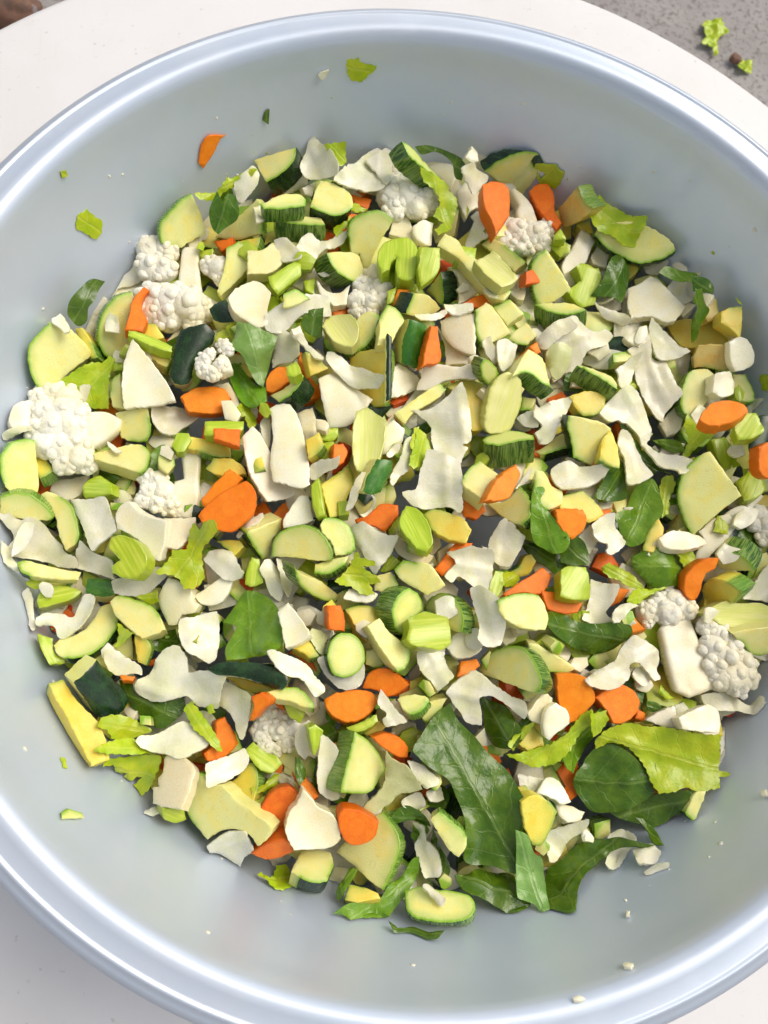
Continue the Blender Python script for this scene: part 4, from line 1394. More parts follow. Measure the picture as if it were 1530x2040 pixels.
P 3 ca th13: -8,24 5,24 15,27 19,33 21,45 15,52 8,60 -2,62 -6,50 -8,35 # left one of two thick carrot chunks above the lower right leaves
P 3 ca th13: 22,42 32,34 42,32 50,36 56,45 52,55 42,62 35,62 30,52
P 1 ca: 53,50 60,54 58,60 52,58
P 3 rb th9: 60,59 70,53 82,48 84,60 84,67 72,64
P 3 rb th9: 85,57 95,52 107,47 115,52 117,62 115,69 100,68 88,66
P 1 lf: 60,45 68,46 72,52 64,53
P 1 cl: 70,32 80,43 76,44 70,38
P 1 cb: 52,30 60,25 66,33 60,38 53,36
P 6 cl: 20,75 25,68 35,63 48,61 60,64 70,64 80,66 90,68 105,70 115,70 115,80 116,90 114,97 123,99 122,102 114,102 114,110 105,111 98,113 88,110 80,113 68,114 64,108 60,97 54,88 46,80 40,77 30,77 22,81 # large frilly yellow-green leaf at the lower right edge
P 6 cl: 15,53 22,54 30,52 29,62 24,70 20,72 17,63
O 5 cl: 94,93 105,92 118,88 130,83 140,77 150,65 158,58 160,66 150,80 140,92 130,100 115,102 105,98
O 4 cl: 95,85 102,77 110,70 115,68 111,76 106,82 100,90
P 4 lf.b: 8,60 16,50 19,60 18,70 14,83 6,92 0,100 -8,95 -5,80
P 5 lf: 14,88 22,80 32,77 42,80 52,88 58,97 62,108 66,116 55,122 40,128 28,129 18,128 10,120 2,108 4,100 12,92 # broad glossy dark leaf at the lower right
P 3 lf: 30,128 50,124 68,115 85,112 98,113 92,122 80,132 66,142 55,138 40,134
P 2 zu.d v200,32 k3-4: 98,115 106,113 102,125 97,138 90,130
S 4 lf: 22,70 30,66 38,57 50,48 62,43 75,40 88,37 82,42 70,48 62,58 56,68 50,78 46,88 46,100 44,110 30,111 24,113 22,100 20,85 # arching dark leaf at the bottom right edge
S 3 lf: 88,37 100,40 107,48 109,57 102,56 98,45
P 3 cb: 117,70 123,62 125,66 122,75 124,85 120,95 117,108 114,107 114,95 117,85
S 1 cb: 69,49 75,44 85,46 92,54 85,60 78,72 72,76 67,72 70,62
S 2 cb: 97,78 108,70 116,70 117,73 106,82
S 1 cb: 88,60 100,55 110,62 106,70 92,72
S 2 cb: 0,0 22,5 12,14 2,12
S 3 rb: 22,3 30,5 38,15 41,22 35,24 28,20 15,15
S 2 rb.c: 30,24 40,25 52,30 48,36 38,38 32,32
S 1 cb: 22,45 35,40 52,33 50,42 38,52 32,64 22,67
S 3 zu.y k2-6: 3,22 14,17 24,22 31,30 25,45 18,56 12,55 6,42
O 5 lf: 44,60 52,54 60,68 70,78 78,88 88,98 98,108 103,120 106,135 109,150 112,165 113,182 100,183 85,178 64,175 62,160 62,140 56,125 50,112 42,107 32,100 26,94 22,89 30,77 36,68 # longest dark green leaf strip at the bottom of the heap
O 4 lf: 74,48 85,52 95,57 100,66 104,75 100,86 92,88 82,84 77,72 77,60
O 3 lf: 105,68 112,64 116,68 110,75 104,78
O 4 cb: 48,42 58,35 68,30 70,28 78,33 88,42 100,50 108,52 109,58 107,66 102,62 92,53 83,48 74,48 76,60 77,71 65,68 60,60 54,52 # forked white cabbage sheet below the domed zucchini slice
O 3 rb: 111,62 118,52 125,45 130,50 128,58 122,70 115,68
O 3 rb: 124,68 127,58 133,54 142,60 144,70 135,76 128,82 124,78
O 2 zu.y: 105,85 115,70 122,78 124,86 112,90
O 3 zu.l k3-5: 12,50 22,47 33,48 37,52 30,60 22,63 16,58
O 2 zu.l k3-5: 30,60 38,53 50,50 45,60 36,70 32,68
N 4 cb: 135,58 137,50 143,58 150,68 158,76 150,78 140,80 138,74 142,70 136,64
N 3 ca th12: 123,50 127,40 135,35 145,36 152,42 158,48 150,54 142,57 134,52
N 4 ca th12 v100,12: 94,58 104,53 118,51 130,53 135,60 130,68 122,74 112,76 102,72 96,66 # oval carrot slice in the lower middle
N 3 ca: 130,88 140,85 150,87 158,95 158,103 152,103 145,100 138,95
N 4 zu.l th15 v190,38 ka: 118,83 128,90 136,100 141,112 135,122 128,130 107,130 109,118 113,103 # pale zucchini wedge with green side in the lower middle
O 4 cb.g: 3,88 8,94 18,97 24,105 31,118 22,122 15,122 5,130 -5,135 -16,146 -14,130 -5,122 2,112
O 3 cb: 19,97 28,99 35,104 44,112 44,116 34,119 28,112
O 2 cb: 15,127 28,121 33,127 34,133 24,135 18,132
O 2 cb: 33,121 45,116 48,127 38,128
R 3 lf: 28,48 32,38 40,33 50,36 57,42 60,50 55,48 45,44 38,45
R 3 cb: 45,45 55,47 57,60 60,60 66,68 68,80 67,86 57,86 53,75 48,62 52,54 # crooked white cabbage strip at the bottom of the heap
R 3 zu.l: 60,43 67,37 75,43 87,55 87,65 82,72 78,70 70,60
R 3 zu.l th11 v0,18 k0-6: 24,37 30,45 36,55 37,65 34,75 30,85 24,97 16,92 0,77 -12,68 -5,60 5,55 15,42
Q 5 ca th10: 124,48 128,43 138,44 150,50 155,53 153,62 148,68 138,71 130,68 125,60
Q 4 rb.c th10: 97,27 103,34 110,42 118,45 124,55 126,65 118,72 105,73 90,72 84,62 83,57 87,45 93,38 # cracked white cauliflower core at the bottom beside dark carrots
Q 3 ca.r th11: 64,45 70,33 78,27 86,26 93,30 93,38 88,45 84,55 85,62 78,64 72,58 65,50
Q 3 ca.r th11: 57,77 68,70 80,66 88,68 89,76 80,80 68,82
Q 3 zu.l th11 k13-18: 22,16 25,25 35,25 45,35 55,42 65,50 74,57 70,65 62,72 55,62 40,58 30,62 24,66 15,55 9,45 8,32 10,22 15,16 # large pale zucchini half slice at the bottom left edge
Q 2 zu.y k2-5: 35,25 45,20 55,8 60,8 63,18 62,28 58,42 50,40
Q 4 cb: 25,68 32,62 42,57 50,58 55,57 58,65 61,71 52,80 49,87 38,82 28,76 # folded white cabbage scrap hanging at the bottom left edge
Q 4 cb: 23,8 35,4 45,0 53,-4 56,8 45,18 33,24 24,27
N 3 ca th10: 3,100 10,92 12,75 18,72 26,85 29,92 24,98 15,106 5,106
M 5 cb: 88,55 87,62 92,66 102,69 115,67 128,64 135,72 145,73 152,74 155,60 160,50 150,48 138,46 128,47 127,35 120,25 110,28 104,35 98,48 # largest crumpled white cabbage sheet at the lower left
N 4 cb: 2,46 12,42 20,45 25,48 38,56 38,65 34,80 31,90 28,88 25,72 15,64 5,63
N 4 zk.d th10: 5,35 15,31 30,30 45,31 58,33 66,40 66,48 62,51 50,48 38,44 25,41 12,40 # long glossy black zucchini rind piece in the lower left middle
N 3 zu.y th6: 18,42 30,43 45,47 60,52 48,53 38,53
N 3 zu.l k1-5: 50,53 62,50 72,49 80,54 86,62 86,65 78,64 68,60 58,58
N 5 cb: 45,25 55,22 68,26 80,32 87,42 94,50 92,55 87,58 82,52 75,43 65,41 55,33
N 2 ca: 66,23 72,21 80,25 87,33 88,38 82,33 74,27
N 3 ca: 38,57 46,53 53,58 52,62 45,68 40,74 36,75 40,65
N 2 ca: 55,58 62,61 64,67 58,64
N 4 cf s:36,82 48,66 52,74 48,88 40,90 h:56,68,6 64,72,6 70,80,6 60,82,7 66,92,6 58,97,5 48,80,6 45,86,5 50,94,6 # small cream cauliflower floret at the lower left middle
N 3 ce: 34,97 40,91 48,98 58,102 62,108 55,115 46,113 38,104
N 5 zu.d th10 v180,15 ka: 97,20 103,10 112,8 120,12 125,22 124,32 117,40 108,42 102,40 97,30 # round zucchini slice cupped by white cabbage
N 4 cb: 88,28 95,25 97,33 102,40 110,42 118,38 124,30 125,38 122,47 110,51 100,46 92,36
N 3 cb.g: 84,5 95,8 98,10 95,18 100,28 92,25 86,18 82,10
N 2 zu.y: 70,20 82,12 88,22 90,25 85,27 78,23
N 2 zu.l k2-4: 126,22 133,20 140,28 142,33 133,35 126,32
N 2 ce: 63,62 75,62 80,70 76,77 68,72
N 3 ce: 111,80 122,76 134,70 135,75 125,82 114,83
N 2 zu.y: 122,82 135,75 141,80 135,86 128,88
N 3 cb: 73,82 80,75 84,74 83,85 85,95 88,104 82,100 80,105 75,100 72,92
N 3 ce: 82,80 88,78 93,82 90,95 86,102 84,92
N 3 cb: 92,85 97,88 104,97 100,110 101,122 106,133 102,136 93,132 88,125 88,110 90,98
N 3 lf: 72,102 77,105 80,117 75,124 72,115
N 2 ca: 70,113 75,124 80,118 86,125 90,132 86,135 78,128
N 2 cl: 38,126 45,125 55,118 60,116 58,124 50,128 40,132
N 2 cl: 40,138 52,130 58,126 48,136 42,142
M 6 cl: 124,72 130,66 135,72 142,82 150,95 153,105 148,103 140,95 132,88
M 6 cl: 142,72 147,70 148,76 144,78
J 5 lf.b: 32,130 40,118 47,107 55,106 64,109 70,115 75,125 77,138 75,148 68,155 60,156 48,158 36,160 34,152 40,140 43,133 # bright green rounded leaf left of the lower middle
J 3 cb: 59,90 65,83 70,84 76,95 78,110 75,115 68,108 64,98
J 3 cb: 72,81 78,83 84,95 85,105 82,112 78,105 75,92
J 3 rb: 74,122 82,115 90,125 100,140 90,146 80,150 77,135
J 2 rb: 88,120 95,117 105,120 112,127 110,136 100,135
J 2 ce: 50,92 54,80 60,82 62,92 63,100 55,103 49,101
J 3 zu.s v210,42 th15 k5-9: 86,87 92,93 105,98 115,105 121,110 118,115 108,113 98,108 90,100
J 4 zu.s th10 v-20,14 k0-8: 69,80 70,68 75,62 85,57 95,56 105,60 112,68 116,78 115,83 105,83 90,81 76,80 # pale zucchini half moon left of centre with its flat side down
J 3 zu.s k1-6: 106,56 110,50 120,51 128,56 132,65 133,74 128,78 118,79 115,70 108,62
J 2 zu.s v60,20 k3-5: 102,86 115,82 128,79 124,86 112,93 102,92
J 6 cl: 116,99 124,93 130,85 132,78 134,76 136,81 148,84 147,87 138,88 150,96 152,100 144,101 148,109 138,109 130,103 122,102 # bright yellow forked celery leaf left of centre
J 3 ca th12: 112,117 122,117 125,125 125,137 113,136 112,127
J 3 cb: 123,113 128,105 140,106 150,110 145,115 135,115
J 2 zu.d v215,38 th13 k6-8: 50,62 62,57 77,51 76,60 70,68 68,80 62,82 55,72
J 3 rb: 78,52 84,43 90,34 97,33 99,42 101,52 90,57 78,58
J 2 ce: 99,25 105,20 107,32 110,48 103,50 100,40
J 3 cb: 125,45 130,30 138,18 141,17 136,30 130,44
J 4 ca th8: 15,37 25,25 37,13 47,20 40,28 30,33 25,40 17,42
J 5 ca th9: 13,49 20,40 30,32 40,26 50,22 56,28 58,38 55,48 48,55 40,61 28,60 18,56 # biggest round carrot slice on the left half
J 3 cb: 41,64 50,57 58,48 62,45 61,53 52,60 45,65
J 2 zu.y k0-1: 19,13 25,5 38,5 48,12 50,17 38,18 28,18
I 6 cl: 120,100 128,92 132,84 142,82 144,74 147,66 150,62 154,68 158,62 166,60 168,68 160,76 154,82 154,95 156,104 150,112 142,112 135,103 122,101 # bright serrated celery leaf on the left half
J 3 cb: 17,82 25,75 38,78 45,88 49,92 45,97 35,98 25,90
J 2 rb: 10,110 25,100 32,95 40,98 36,108 30,115 18,117
J 2 zu.y: 27,68 45,67 48,72 40,80 36,75
M 4 cb: 122,5 135,3 150,-1 152,10 152,25 148,38 143,41 135,35 127,30 122,18
I 3 rb.c th9: 123,112 128,104 136,106 145,112 146,120 151,125 148,130 138,132 134,140 128,140 123,130 120,120
I 4 cf s:133,30 140,28 138,12 136,6 150,4 153,10 152,30 152,50 145,60 133,58 130,46 h:112,28,6 120,30,7 115,38,7 125,38,7 110,45,6 120,47,7 130,50,7 137,54,5
I 3 rb.c: 124,58 140,58 149,57 148,65 142,75 135,82 125,80
I 4 rb th8: 88,55 92,48 98,45 105,52 115,57 128,60 126,75 122,91 112,87 108,78 98,70 90,66
I 6 ce th12: 83,82 84,75 90,71 97,72 105,77 111,86 112,92 108,100 103,104 94,104 86,100 85,95 91,90 # heart-shaped bright green celery end on the left half
I 4 cb: 54,45 60,44 70,44 82,42 84,52 88,62 90,69 82,75 75,82 72,85 68,78 62,62 58,55
I 3 cb: 65,76 72,85 84,90 85,102 90,107 75,102 57,96 60,85
I 3 cb: 85,106 95,104 105,104 115,95 122,96 132,100 125,106 110,118 100,118 88,117
I 3 cl: 104,118 115,115 121,113 121,122 115,124
I 3 ce: 62,38 65,30 75,25 85,32 85,40 75,42 64,43
I 2 lf: 75,26 78,20 90,22 92,27 85,33
I 2 rb: 37,37 42,30 55,28 68,25 65,32 62,40 52,45 44,42
I 3 zu.l v-60,20 k0-6: 0,42 10,39 22,40 30,45 36,50 41,57 38,60 25,59 10,58 0,56
I 4 zu.l th10 v30,20 k2-6: 32,40 36,38 46,42 54,48 58,58 60,70 59,76 50,83 45,72 42,58 37,50 # curved pale zucchini slice with green rim at the left edge
I 3 cb: 0,55 10,58 18,62 28,60 35,65 40,72 48,80 50,85 60,90 62,98 50,97 38,93 25,90 10,90 8,84 12,72 6,65
I 4 cb: 12,72 18,61 26,62 24,72 18,82 8,89 10,80
I 2 cb: 0,75 8,82 12,92 22,102 24,106 10,98 2,88
I 3 zu.d th8 v90,20 k6-9: 18,90 30,93 48,97 62,99 60,105 50,105 22,102 15,98 13,92
I 2 ce: 28,120 32,112 42,110 55,111 62,114 55,120 42,124 30,127
I 2 cl: 21,107 30,105 40,108 35,112 25,112
I 2 zk.m: 65,115 67,104 78,104 90,107 87,117 75,118
I 4 cb: 30,143 36,133 48,132 55,134 60,127 64,118 70,117 75,121 72,130 65,140 55,147 48,150 44,148 42,140 35,141 # wavy white cabbage curl at the lower left edge
M 3 zu.d th10 v60,25 k6-12: 26,25 30,20 40,18 50,12 57,3 62,-5 72,-8 75,0 74,10 68,20 60,28 48,34 36,35 28,31
I 3 zu.l th12 k1-4: 84,122 90,117 100,119 115,125 122,133 126,143 118,147 108,150 98,142 88,132
I 2 cb: 17,117 23,111 26,120 26,130 28,142 26,146 20,135
M 2 ce: 13,16 25,20 26,30 34,36 34,39 22,40 17,30
M 4 cl: 74,8 82,14 88,16 80,22 74,27 71,27 74,18
M 2 ce.p: 54,34 65,28 75,22 85,18 86,30 86,36 78,38 70,45 60,40
M 4 cb: 64,30 72,29 80,34 88,39 93,42 95,50 88,48 78,49 70,47 65,38
M 4 zk.d th15 v215,30: 40,53 50,43 58,36 65,46 72,52 80,60 82,67 75,75 65,80 60,80 52,70 46,62 # square black-green zucchini chunk at the lower left edge
M 3 zu.y th10 k0-1: 22,54 33,51 40,62 50,74 60,84 65,95 68,105 68,112 60,115 55,117 50,108 42,92 36,80 28,66
M 2 lf: 75,52 86,52 88,62 100,68 112,68 123,66 124,75 115,85 108,88 95,82 85,75 80,68
M 4 cl: 58,87 65,80 75,78 85,81 95,86 100,90 92,94 85,96 75,97 70,96 67,90
M 5 cl: 55,105 65,100 78,96 90,97 95,103 100,108 88,109 75,108 62,107
M 4 cl: 68,116 72,110 85,109 105,108 110,110 107,120 103,130 96,137 94,138 88,135 86,133 94,125 88,126 82,130 77,128 82,122 74,121 74,115 # serrated green celery leaf hanging at the lower left edge
M 5 cb: 89,98 92,94 100,93 112,88 124,82 132,86 140,92 145,97 142,103 130,108 122,111 112,107 100,105 92,102
M 3 rb.r th8: 110,110 115,107 125,110 132,118 130,130 127,140 123,150 110,148 100,145 100,133 105,132 104,126 108,122
M 2 cb: 93,153 105,149 110,152 100,156
M 2 ce: 108,149 125,149 127,158 118,161 110,158
M 2 ca: 76,48 87,49 86,52 78,52
M 2 ca: 97,37 103,35 102,40 98,41
M 2 zu.y: 87,18 95,18 100,28 96,40 90,38 88,28
M 1 lf: 100,15 118,12 122,25 110,30 102,28
Q 3 cl: 61,94 64,93 70,98 75,92 78,84 85,84 88,92 92,100 88,104 80,108 72,103
Q 3 zu.d th16 v110,32 k5-8: 88,90 93,80 98,74 108,73 118,75 120,85 115,98 105,99 95,95
Q 3 lf.b: 120,108 127,95 130,86 135,88 132,97 127,108 123,112
R 3 lf.b: -15,115 -5,108 5,106 20,103 28,92 38,86 45,73 50,71 50,85 42,98 34,108 28,115 20,121 12,122 5,119 0,121 -6,117
R 3 zu.s th12 v90,32 ka: 41,97 50,94 62,96 75,97 88,100 94,106 93,115 88,119 75,121 60,120 48,117 42,110 # round zucchini slice lowest in the heap at the bottom edge
R 2 zu.y: -2,92 10,95 20,99 22,103 5,106 -5,104
R 1 lf: 28,122 40,127 48,127 60,130 70,132 64,137 52,134 40,131 33,130
R 3 lf: 77,86 88,85 95,82 110,84 125,83 126,100 133,105 137,118 134,123 120,115 105,106 90,100 82,95
R 6 lf.p: 123,50 132,54 138,68 144,72 146,85 148,100 150,118 145,116 138,107 130,104 126,102 125,82 125,70
R 2 lf: 60,50 68,65 75,80 70,90 62,88
R 5 cb: 53,94 58,91 66,97 72,102 69,105 64,102
X 9 cl: 155,430 175,418 190,432 205,440 202,465 190,478 170,465 152,455 # lone green celery leaf scrap stuck on the upper left basin wall
X 9 ca th1.5: 412,272 428,268 452,269 440,280 425,310 405,335 396,325 400,295 # orange carrot shaving stuck on the upper basin wall
X 9 lf: 530,220 537,218 535,248 523,240 # tiny dark leaf scrap stuck on the upper basin wall
X 9 cl: 690,120 715,117 720,125 750,132 748,140 735,150 722,164 700,160 692,145 # lone yellow-green leaf scrap stuck on the basin wall at top centre
X 9 cb: 632,150 657,138 643,163 # tiny white cabbage triangle stuck on the basin wall at top centre
X 9 cl: 120,342 132,340 136,350 124,354 # tiny green crumb stuck on the far upper left basin wall
X 9 cl: 122,1508 130,1510 134,1530 128,1528 # tiny green leaf crumb stuck on the lower left basin wall
X 9 zu.l th1.5 k0-2: 122,1620 135,1610 165,1618 168,1628 124,1630 # thin zucchini sliver stuck on the lower left basin wall
X 9 rb th2: 1239,1918 1249,1915 1261,1919 1256,1926 1243,1926 # white crumb stuck on the lower right basin wall
X 9 rb th2: 1141,1987 1152,1983 1166,1987 1161,1992 1144,1992 # white crumb lowest on the basin wall at the bottom
X 9 rb th2: 1515,1576 1526,1572 1528,1584 1518,1586 # white crumb stuck on the right basin wall
X 9 rb th1.5: 1246,1812 1254,1812 1254,1824 1247,1824 # small pale crumb on the wall below the lower right leaves
X 9 cl: 1512,748 1535,744 1540,772 1520,780 # green leaf scrap on the right basin wall at the picture edge
"""


def parse():
    out = []
    for ln in DATA.strip().splitlines():
        lab = None
        if '#' in ln:
            ln, lab = ln.split('#')
            lab = lab.strip()
        tile, layer, rest = ln.split(None, 2)
        ox, oy, sc = (0, 0, 1.0) if tile == 'X' else TILES[tile] + (10 / 3.825,)

        def P(s):
            return [(ox + float(a.split(',')[0]) * sc, oy + float(a.split(',')[1]) * sc) for a in s.split()]
        d = dict(layer=int(layer), lab=lab)
        if rest.startswith('cf'):
            _, s = rest.split('s:')
            s, h = s.split('h:')
            d.update(kind='cf', style='', stem=P(s), heads=[(ox + float(a) * sc, oy + float(b) * sc, float(c) * sc) for a, b, c in (t.split(',') for t in h.split())])
            q = np.array(d['heads'])
            d['c'] = q[:, :2].mean(0)
            d['area'] = float((math.pi * q[:, 2] ** 2).sum() * 0.7)
        else:
            hd, pts = rest.split(':')
            tok = hd.split()
            ks = tok[0].split('.')
            d.update(kind=ks[0], style=ks[1] if len(ks) > 1 else '', px=P(pts), th=TH[ks[0]], v=None, skin=set())
            n = len(d['px'])
            for t in tok[1:]:
                if t.startswith('th'):
                    d['th'] = float(t[2:])
                elif t[0] == 'v':
                    a, b = t[1:].split(',')
                    d['v'] = (float(a), float(b))
                elif t == 'ka':
                    d['skin'] = set(range(n))
                elif t[0] == 'k':
                    a, b = t[1:].split('-')
                    d['skin'] = {i % n for i in range(int(a), int(b))}
            if d['kind'] == 'zu' and not d['skin'] and d['style'] != 'w':
                a = int(rng.integers(0, n))
                d['skin'] = {(a + i) % n for i in range(max(1, n // 3))}
            q = np.array(d['px'])
            d['c'] = q.mean(0)
            d['area'] = abs(0.5 * (q[:, 0] * np.roll(q[:, 1], -1) - np.roll(q[:, 0], -1) * q[:, 1]).sum())
        out.append(d)
    return out


PIECES = parse()

# ------------------------------------------------------------------ the mix underneath: small cut pieces too jumbled to count
FILL = {}


def add_filler(kind, style, r):
    key = kind + ('.' + style if style else '')
    for part, faces, mk in ((0, r['topf'] + r['botf'] + r['bareq'], key), (1, r['skinq'], 'skin')):
        if not faces:
            continue
        mk2 = {'zu': 'zu.' + (style if style in 'lwyo' else 'l')}.get(kind, key) if part == 0 else 'skin.' + (style if style in 'dsm' else 'l')
        if kind == 'zk' and part == 0:
            mk2 = 'skin.d'
        FILL.setdefault('all', []).append((r['V'], faces, mk2, r['rind'], r['luv'], r['rnd']))


def food_px(n):
    out = []
    while len(out) < n:
        p = rng.uniform((-60, 240), (1600, 1900))
        w = to_plane(p[None], np.array([0, 0, 0.125]), np.array([0, 0, 1.0]))[0]
        if np.hypot(w[0], w[1]) < 0.236:
            out.append(p)
    return out


FK = [('zu', 'l', .15), ('zu', 'y', .10), ('zu', 'd', .10), ('zu', 's', .08), ('rb', '', .12), ('rb', 'c', .10), ('cb', '', .10), ('ce', '', .10), ('ca', '', .06), ('ca', 'r', .04), ('lf', '', .03), ('zk', 'd', .02)]
def scatter(count, rmin, rmax, FK, cap):
  for p in food_px(count):
      k = rng.choice(len(FK), p=np.array([f[2] for f in FK]) / sum(f[2] for f in FK))
      kind, style, _ = FK[k]
      R_ = rng.uniform(rmin, rmax)
      m = int(rng.integers(4, 7))
      an = np.sort(rng.uniform(0, 2 * math.pi) + np.arange(m) * 2 * math.pi / m + rng.uniform(-0.3, 0.3, m))
      asp = rng.uniform(0.6, 1.0)
      a0 = rng.uniform(0, math.pi)
      q = np.c_[np.cos(an) * R_, np.sin(an) * R_ * asp]
      q = q @ np.array([[math.cos(a0), -math.sin(a0)], [math.sin(a0), math.cos(a0)]]) + p
      tl, ta = min(abs(rng.normal(0, 0.38)), 0.75), rng.uniform(0, 2 * math.pi)
      n = np.array([math.sin(tl) * math.cos(ta), math.sin(tl) * math.sin(ta), math.cos(tl)])
      w_ = to_plane(p[None], np.array([0, 0, 0.12]), np.array([0, 0, 1.0]))[0]
      tc_ = (CAM - w_) / np.linalg.norm(CAM - w_)
      while n @ tc_ < 0.6:
          n = n * 0.8 + tc_ * 0.2
          n /= np.linalg.norm(n)
      r = build_piece(kind, style, q, set(range(m // 2)) if kind == 'zu' else set(), TH[kind] * rng.uniform(0.8, 1.2), n, 0.12, filler=cap)
      if r:
          add_filler(kind, style, r)


scatter(860, 25, 47, FK, 0.012)


def emit_mix():
    mats, mi, VV, FF, FM, AR, AL, AN = [], {}, [], [], [], [], [], []
    k0 = 0
    for V, faces, mk, rind, luv, rn in FILL['all']:
        if mk not in mi:
            mi[mk] = len(mats)
            mats.append(M[mk])
        VV.append(V)
        FF += [[a + k0 for a in f] for f in faces]
        FM += [mi[mk]] * len(faces)
        AR.append(rind)
        AL.append(luv)
        AN.append(np.full(len(V), rn))
        k0 += len(V)
    mix = new_obj('chopped_vegetable_mix', np.vstack(VV), FF, mats, None, True, 38, FM, {'rind': np.concatenate(AR), 'luv': np.vstack(AL), 'rnd': np.concatenate(AN)})
    mix['kind'] = 'stuff'
    mix['label'] = 'jumbled chopped vegetables filling the basin beneath the top pieces'
    mix['category'] = 'vegetables'


# ------------------------------------------------------------------ the pieces one can see, bottom layer first
UP = np.array([0, 0, 1.0])
FK2 = [('cb', '', .34), ('rb', '', .14), ('rb', 'c', .10), ('zu', 'y', .08), ('zu', 'l', .10), ('ce', '', .10), ('ca', '', .04), ('lf', 'b', .05), ('cl', '', .05)]
shreds_done = False
for d in sorted(PIECES, key=lambda d: d['layer']):
    if d['layer'] >= 3 and not shreds_done:
        scatter(190, 12, 27, FK2, 0.030)
        shreds_done = True
    if d['kind'] == 'cf':
        d['obj'] = make_floret(d['stem'], d['heads'])
        continue
    px = np.array(d['px'])
    c = px.mean(0)
    wallp = None
    if d['layer'] == 9:
        dr = ray_dirs(c[None])[0]
        ts = np.linspace(0.2, 0.9, 3000)
        q = CAM + dr * ts[:, None]
        hit = np.argmax(q[:, 2] < wall_h(np.hypot(q[:, 0], q[:, 1])))
        p = q[hit]
        r_ = math.hypot(p[0], p[1])
        rad = np.array([p[0] / r_, p[1] / r_, 0])
        sl = (wall_h(r_ + 0.003) - wall_h(r_ - 0.003)) / 0.006
        n = np.array([-rad[0] * sl, -rad[1] * sl, 1.0])
        n /= np.linalg.norm(n)
        wallp = p + n * (d['th'] / 1000 + 0.0006)
    elif d['v']:
        a, t = math.radians(d['v'][0]), math.radians(d['v'][1])
        o = to_plane(c[None], np.array([0, 0, 0.14]), UP)[0]
        tc = CAM - o
        tc /= np.linalg.norm(tc)
        side = ROT @ np.array([math.cos(a), -math.sin(a), 0])
        side -= tc * (side @ tc)
        side /= np.linalg.norm(side)
        n = tc * math.cos(t) - side * math.sin(t)
    else:
        tl, ta = abs(rng.normal(0, 0.13)), rng.uniform(0, 2 * math.pi)
        n = np.array([math.sin(tl) * math.cos(ta), math.sin(tl) * math.sin(ta), math.cos(tl)])
    r = build_piece(d['kind'], d['style'], px, d['skin'], d['th'], n, 0.14, wallp, fixed_n=bool(d['v']))
    d['obj'] = make_piece(d['kind'], d['style'], r) if r else None

emit_mix()
print('heap heights', np.percentile(HF[GR < 0.22], [1, 25, 50, 75, 99]))

# ------------------------------------------------------------------ labels
LOOK = {'zu.d': 'dark-skinned zucchini slice', 'zu.l': 'pale zucchini piece', 'zu.w': 'whitish zucchini piece', 'zu.s': 'stripe-skinned zucchini slice', 'zu.y': 'yellow zucchini piece', 'zu.o': 'deep yellow zucchini piece',
        'zk.d': 'black-green zucchini chunk', 'zk.m': 'green-skinned zucchini chunk', 'ca': 'orange carrot piece', 'ca.r': 'dark red carrot slice', 'ce': 'green celery piece', 'ce.p': 'pale celery piece',
        'rb': 'thick white cabbage piece', 'rb.c': 'thick cream cabbage piece', 'rb.r': 'ridged cream cabbage stalk', 'cb': 'thin white cabbage piece', 'cb.g': 'light green cabbage piece', 'lf': 'dark green leaf piece',
        'lf.b': 'bright green leaf piece', 'lf.p': 'mint green leaf strip', 'cl': 'yellow-green celery leaf', 'cf': 'white cauliflower floret'}
DIRS = ['right of', 'below right of', 'below', 'below left of', 'left of', 'above left of', 'above', 'above right of']
MARKS = [d for d in PIECES if d['lab'] and d['layer'] != 9]
SHORT = {}
ORD = ['closest', 'second closest', 'third closest', 'fourth closest', 'fifth closest', 'sixth closest', 'seventh closest']
areas = {}
for d in PIECES:
    areas.setdefault(d['kind'], []).append(d['area'])


def mark_name(d):
    w = d['lab'].split()
    cut = len(w)
    for k, x in enumerate(w):
        if k > 2 and x in ('at', 'in', 'on', 'with', 'near', 'left', 'right', 'above', 'below', 'between', 'under', 'lying', 'rising', 'tilted', 'standing', 'hanging', 'cupped', 'beside', 'lowest', 'just'):
            cut = k
            break
    return ' '.join(w[:cut])


names_used = {}
for d in MARKS:
    s = mark_name(d)
    names_used.setdefault(s, []).append(d)
MARKS = [v[0] for v in names_used.values() if len(v) == 1]
todo = {}
for d in PIECES:
    o = d['obj']
    if o is None:
        continue
    o['category'] = CAT[d['kind']]
    o['group'] = GROUP[d['kind']] if d['layer'] != 9 else 'scraps stuck on the basin wall'
    if d['lab']:
        o['label'] = d['lab']
        continue
    q = np.percentile(areas[d['kind']], [33, 70])
    sz = 'small ' if d['area'] < q[0] else ('large ' if d['area'] > q[1] else '')
    dist = sorted((np.linalg.norm(d['c'] - k['c']), i) for i, k in enumerate(MARKS))
    k = MARKS[dist[0][1]]
    v = d['c'] - k['c']
    a = int(round(math.degrees(math.atan2(v[1], v[0])) / 45)) % 8
    key = d['kind'] + ('.' + d['style'] if d['style'] else '')
    txt = sz + LOOK.get(key, LOOK.get(d['kind'])) + ' ' + DIRS[a] + ' the ' + mark_name(k)
    txt = txt.replace(' the largest crumpled white cabbage sheet', ' the crumpled white cabbage sheet')
    todo.setdefault(txt, []).append((dist[0][0], d))
for txt, lst in todo.items():
    lst.sort(key=lambda t: t[0])
    for i, (_, d) in enumerate(lst):
        d['obj']['label'] = txt if len(lst) == 1 else txt + ', ' + ORD[min(i, 6)] + ' to it'

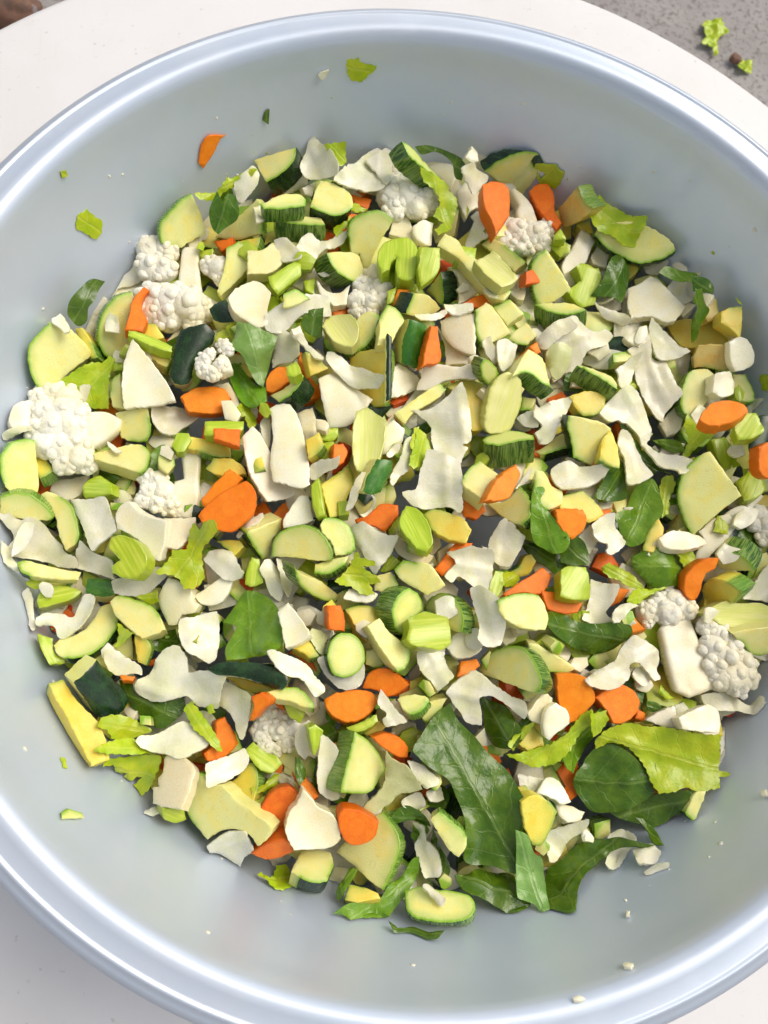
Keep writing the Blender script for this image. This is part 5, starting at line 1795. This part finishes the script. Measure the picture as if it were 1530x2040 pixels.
# ------------------------------------------------------------------ specks clinging to the basin wall
def specks():
    import bmesh
    VV, FF, AN, FM = [], [], [], []
    k = 0
    for q in range(70):
        a = rng.uniform(0, 2 * math.pi)
        r_ = rng.uniform(0.243, 0.2685)
        sl = (wall_h(r_ + 0.002) - wall_h(r_ - 0.002)) / 0.004
        n = np.array([-math.cos(a) * sl, -math.sin(a) * sl, 1.0])
        n /= np.linalg.norm(n)
        p = np.array([r_ * math.cos(a), r_ * math.sin(a), float(wall_h(r_))])
        u, v = frame(n, np.array([-math.sin(a), math.cos(a), 0.0]))
        sz = 10 ** rng.uniform(-3.45, -2.95)
        bm = bmesh.new()
        bmesh.ops.create_icosphere(bm, subdivisions=2, radius=1.0)
        el = rng.uniform(0.5, 1.8)
        for w in bm.verts:
            j = 1 + 0.3 * noise.noise(w.co * 1.7 + Vector((q * 3.1, 0, 0)))
            VV.append(p + sz * j * (u * w.co.x * el + v * w.co.y + n * (w.co.z * 0.45 + 0.2)))
        FF += [[w.index + k for w in f.verts] for f in bm.faces]
        FM += [int(rng.uniform() < 0.25)] * len(bm.faces)
        k += len(bm.verts)
        bm.free()
    o = new_obj('vegetable_crumbs', np.array(VV), FF, [M['rb'], M['cl']], None, True, None, FM, {'rnd': np.full(len(VV), 0.6), 'rind': np.zeros(len(VV)), 'luv': np.zeros((len(VV), 3))})
    o['kind'] = 'stuff'
    o['label'] = 'tiny pale vegetable crumbs clinging to the basin wall'
    o['category'] = 'crumbs'


specks()

# ------------------------------------------------------------------ things on the ground beyond the table
GZ = np.array([0, 0, -0.716])


def ground_leaf(px, style, label, cat='leaf'):
    sc = 10 / 3.825
    P = np.array([(1130 + a * sc, b * sc) for a, b in px])
    C, _ = resample(P, set(), 4)
    W = to_plane(C, np.array([0, 0, -0.700]), UP)
    cc = W.mean(0)
    V2, T = fill((W - cc)[:, :2], 0.004, ())
    h = 0.010 * fbm(V2, 40, 4.2) + 0.004 * fbm(V2, 130, 1.0)
    h -= h.min()
    N = len(V2)
    org = np.array([cc[0], cc[1], -0.7195])
    top = np.c_[V2, h + 0.0016]
    bot = np.c_[V2, h + 0.0008]
    e = {}
    for a_, b_, c_ in T:
        for x, y in ((a_, b_), (b_, c_), (c_, a_)):
            e[(x, y)] = 1
    bd = [(x, y) for (x, y) in e if (y, x) not in e]
    faces = [tuple(t) for t in T] + [(t[2] + N, t[1] + N, t[0] + N) for t in T] + [(x, x + N, y + N, y) for (x, y) in bd]
    luv = np.vstack([np.c_[V2 * 600, np.full(N, 3.0)]] * 2)
    o = emit('celery_leaf', np.vstack([top, bot]) + org, faces, M[style], np.zeros(2 * N), luv, 0.8, org, None, 60)
    o['label'] = label
    o['category'] = cat
    return o


ground_leaf([(104, 17), (108, 12), (118, 11), (123, 18), (125, 22), (118, 25), (116, 33), (117, 38), (114, 39), (111, 33), (103, 31), (108, 24)], 'cl', 'crumpled pale green leaf lying on the ground beyond the table')
ground_leaf([(131, 41), (137, 42), (143, 43), (143, 52), (133, 51)], 'cl', 'small green leaf scrap lying on the ground at the picture edge')
gp = to_plane(np.array([(1467, 115.0)]), np.array([0, 0, -0.705]), UP)[0]
rock('pebble', (gp[0], gp[1], -0.708), 0.013, MBR, 2.0, 'small brown pebble beside the leaf scrap on the ground', 'pebble')
gp = to_plane(np.array([(12, 8.0)]), np.array([0, 0, -0.69]), UP)[0]
rock('stone', (gp[0], gp[1], -0.70), 0.055, MBR, 5.0, 'brown stone on the ground at the top left picture corner', 'stone', (1.1, 0.8, 0.6))
gp = to_plane(np.array([(40, 2.0)]), np.array([0, 0, -0.69]), UP)[0]
rock('stone', (gp[0], gp[1], -0.705), 0.034, MST, 9.0, 'grey stone on the ground beside the brown stone', 'stone')
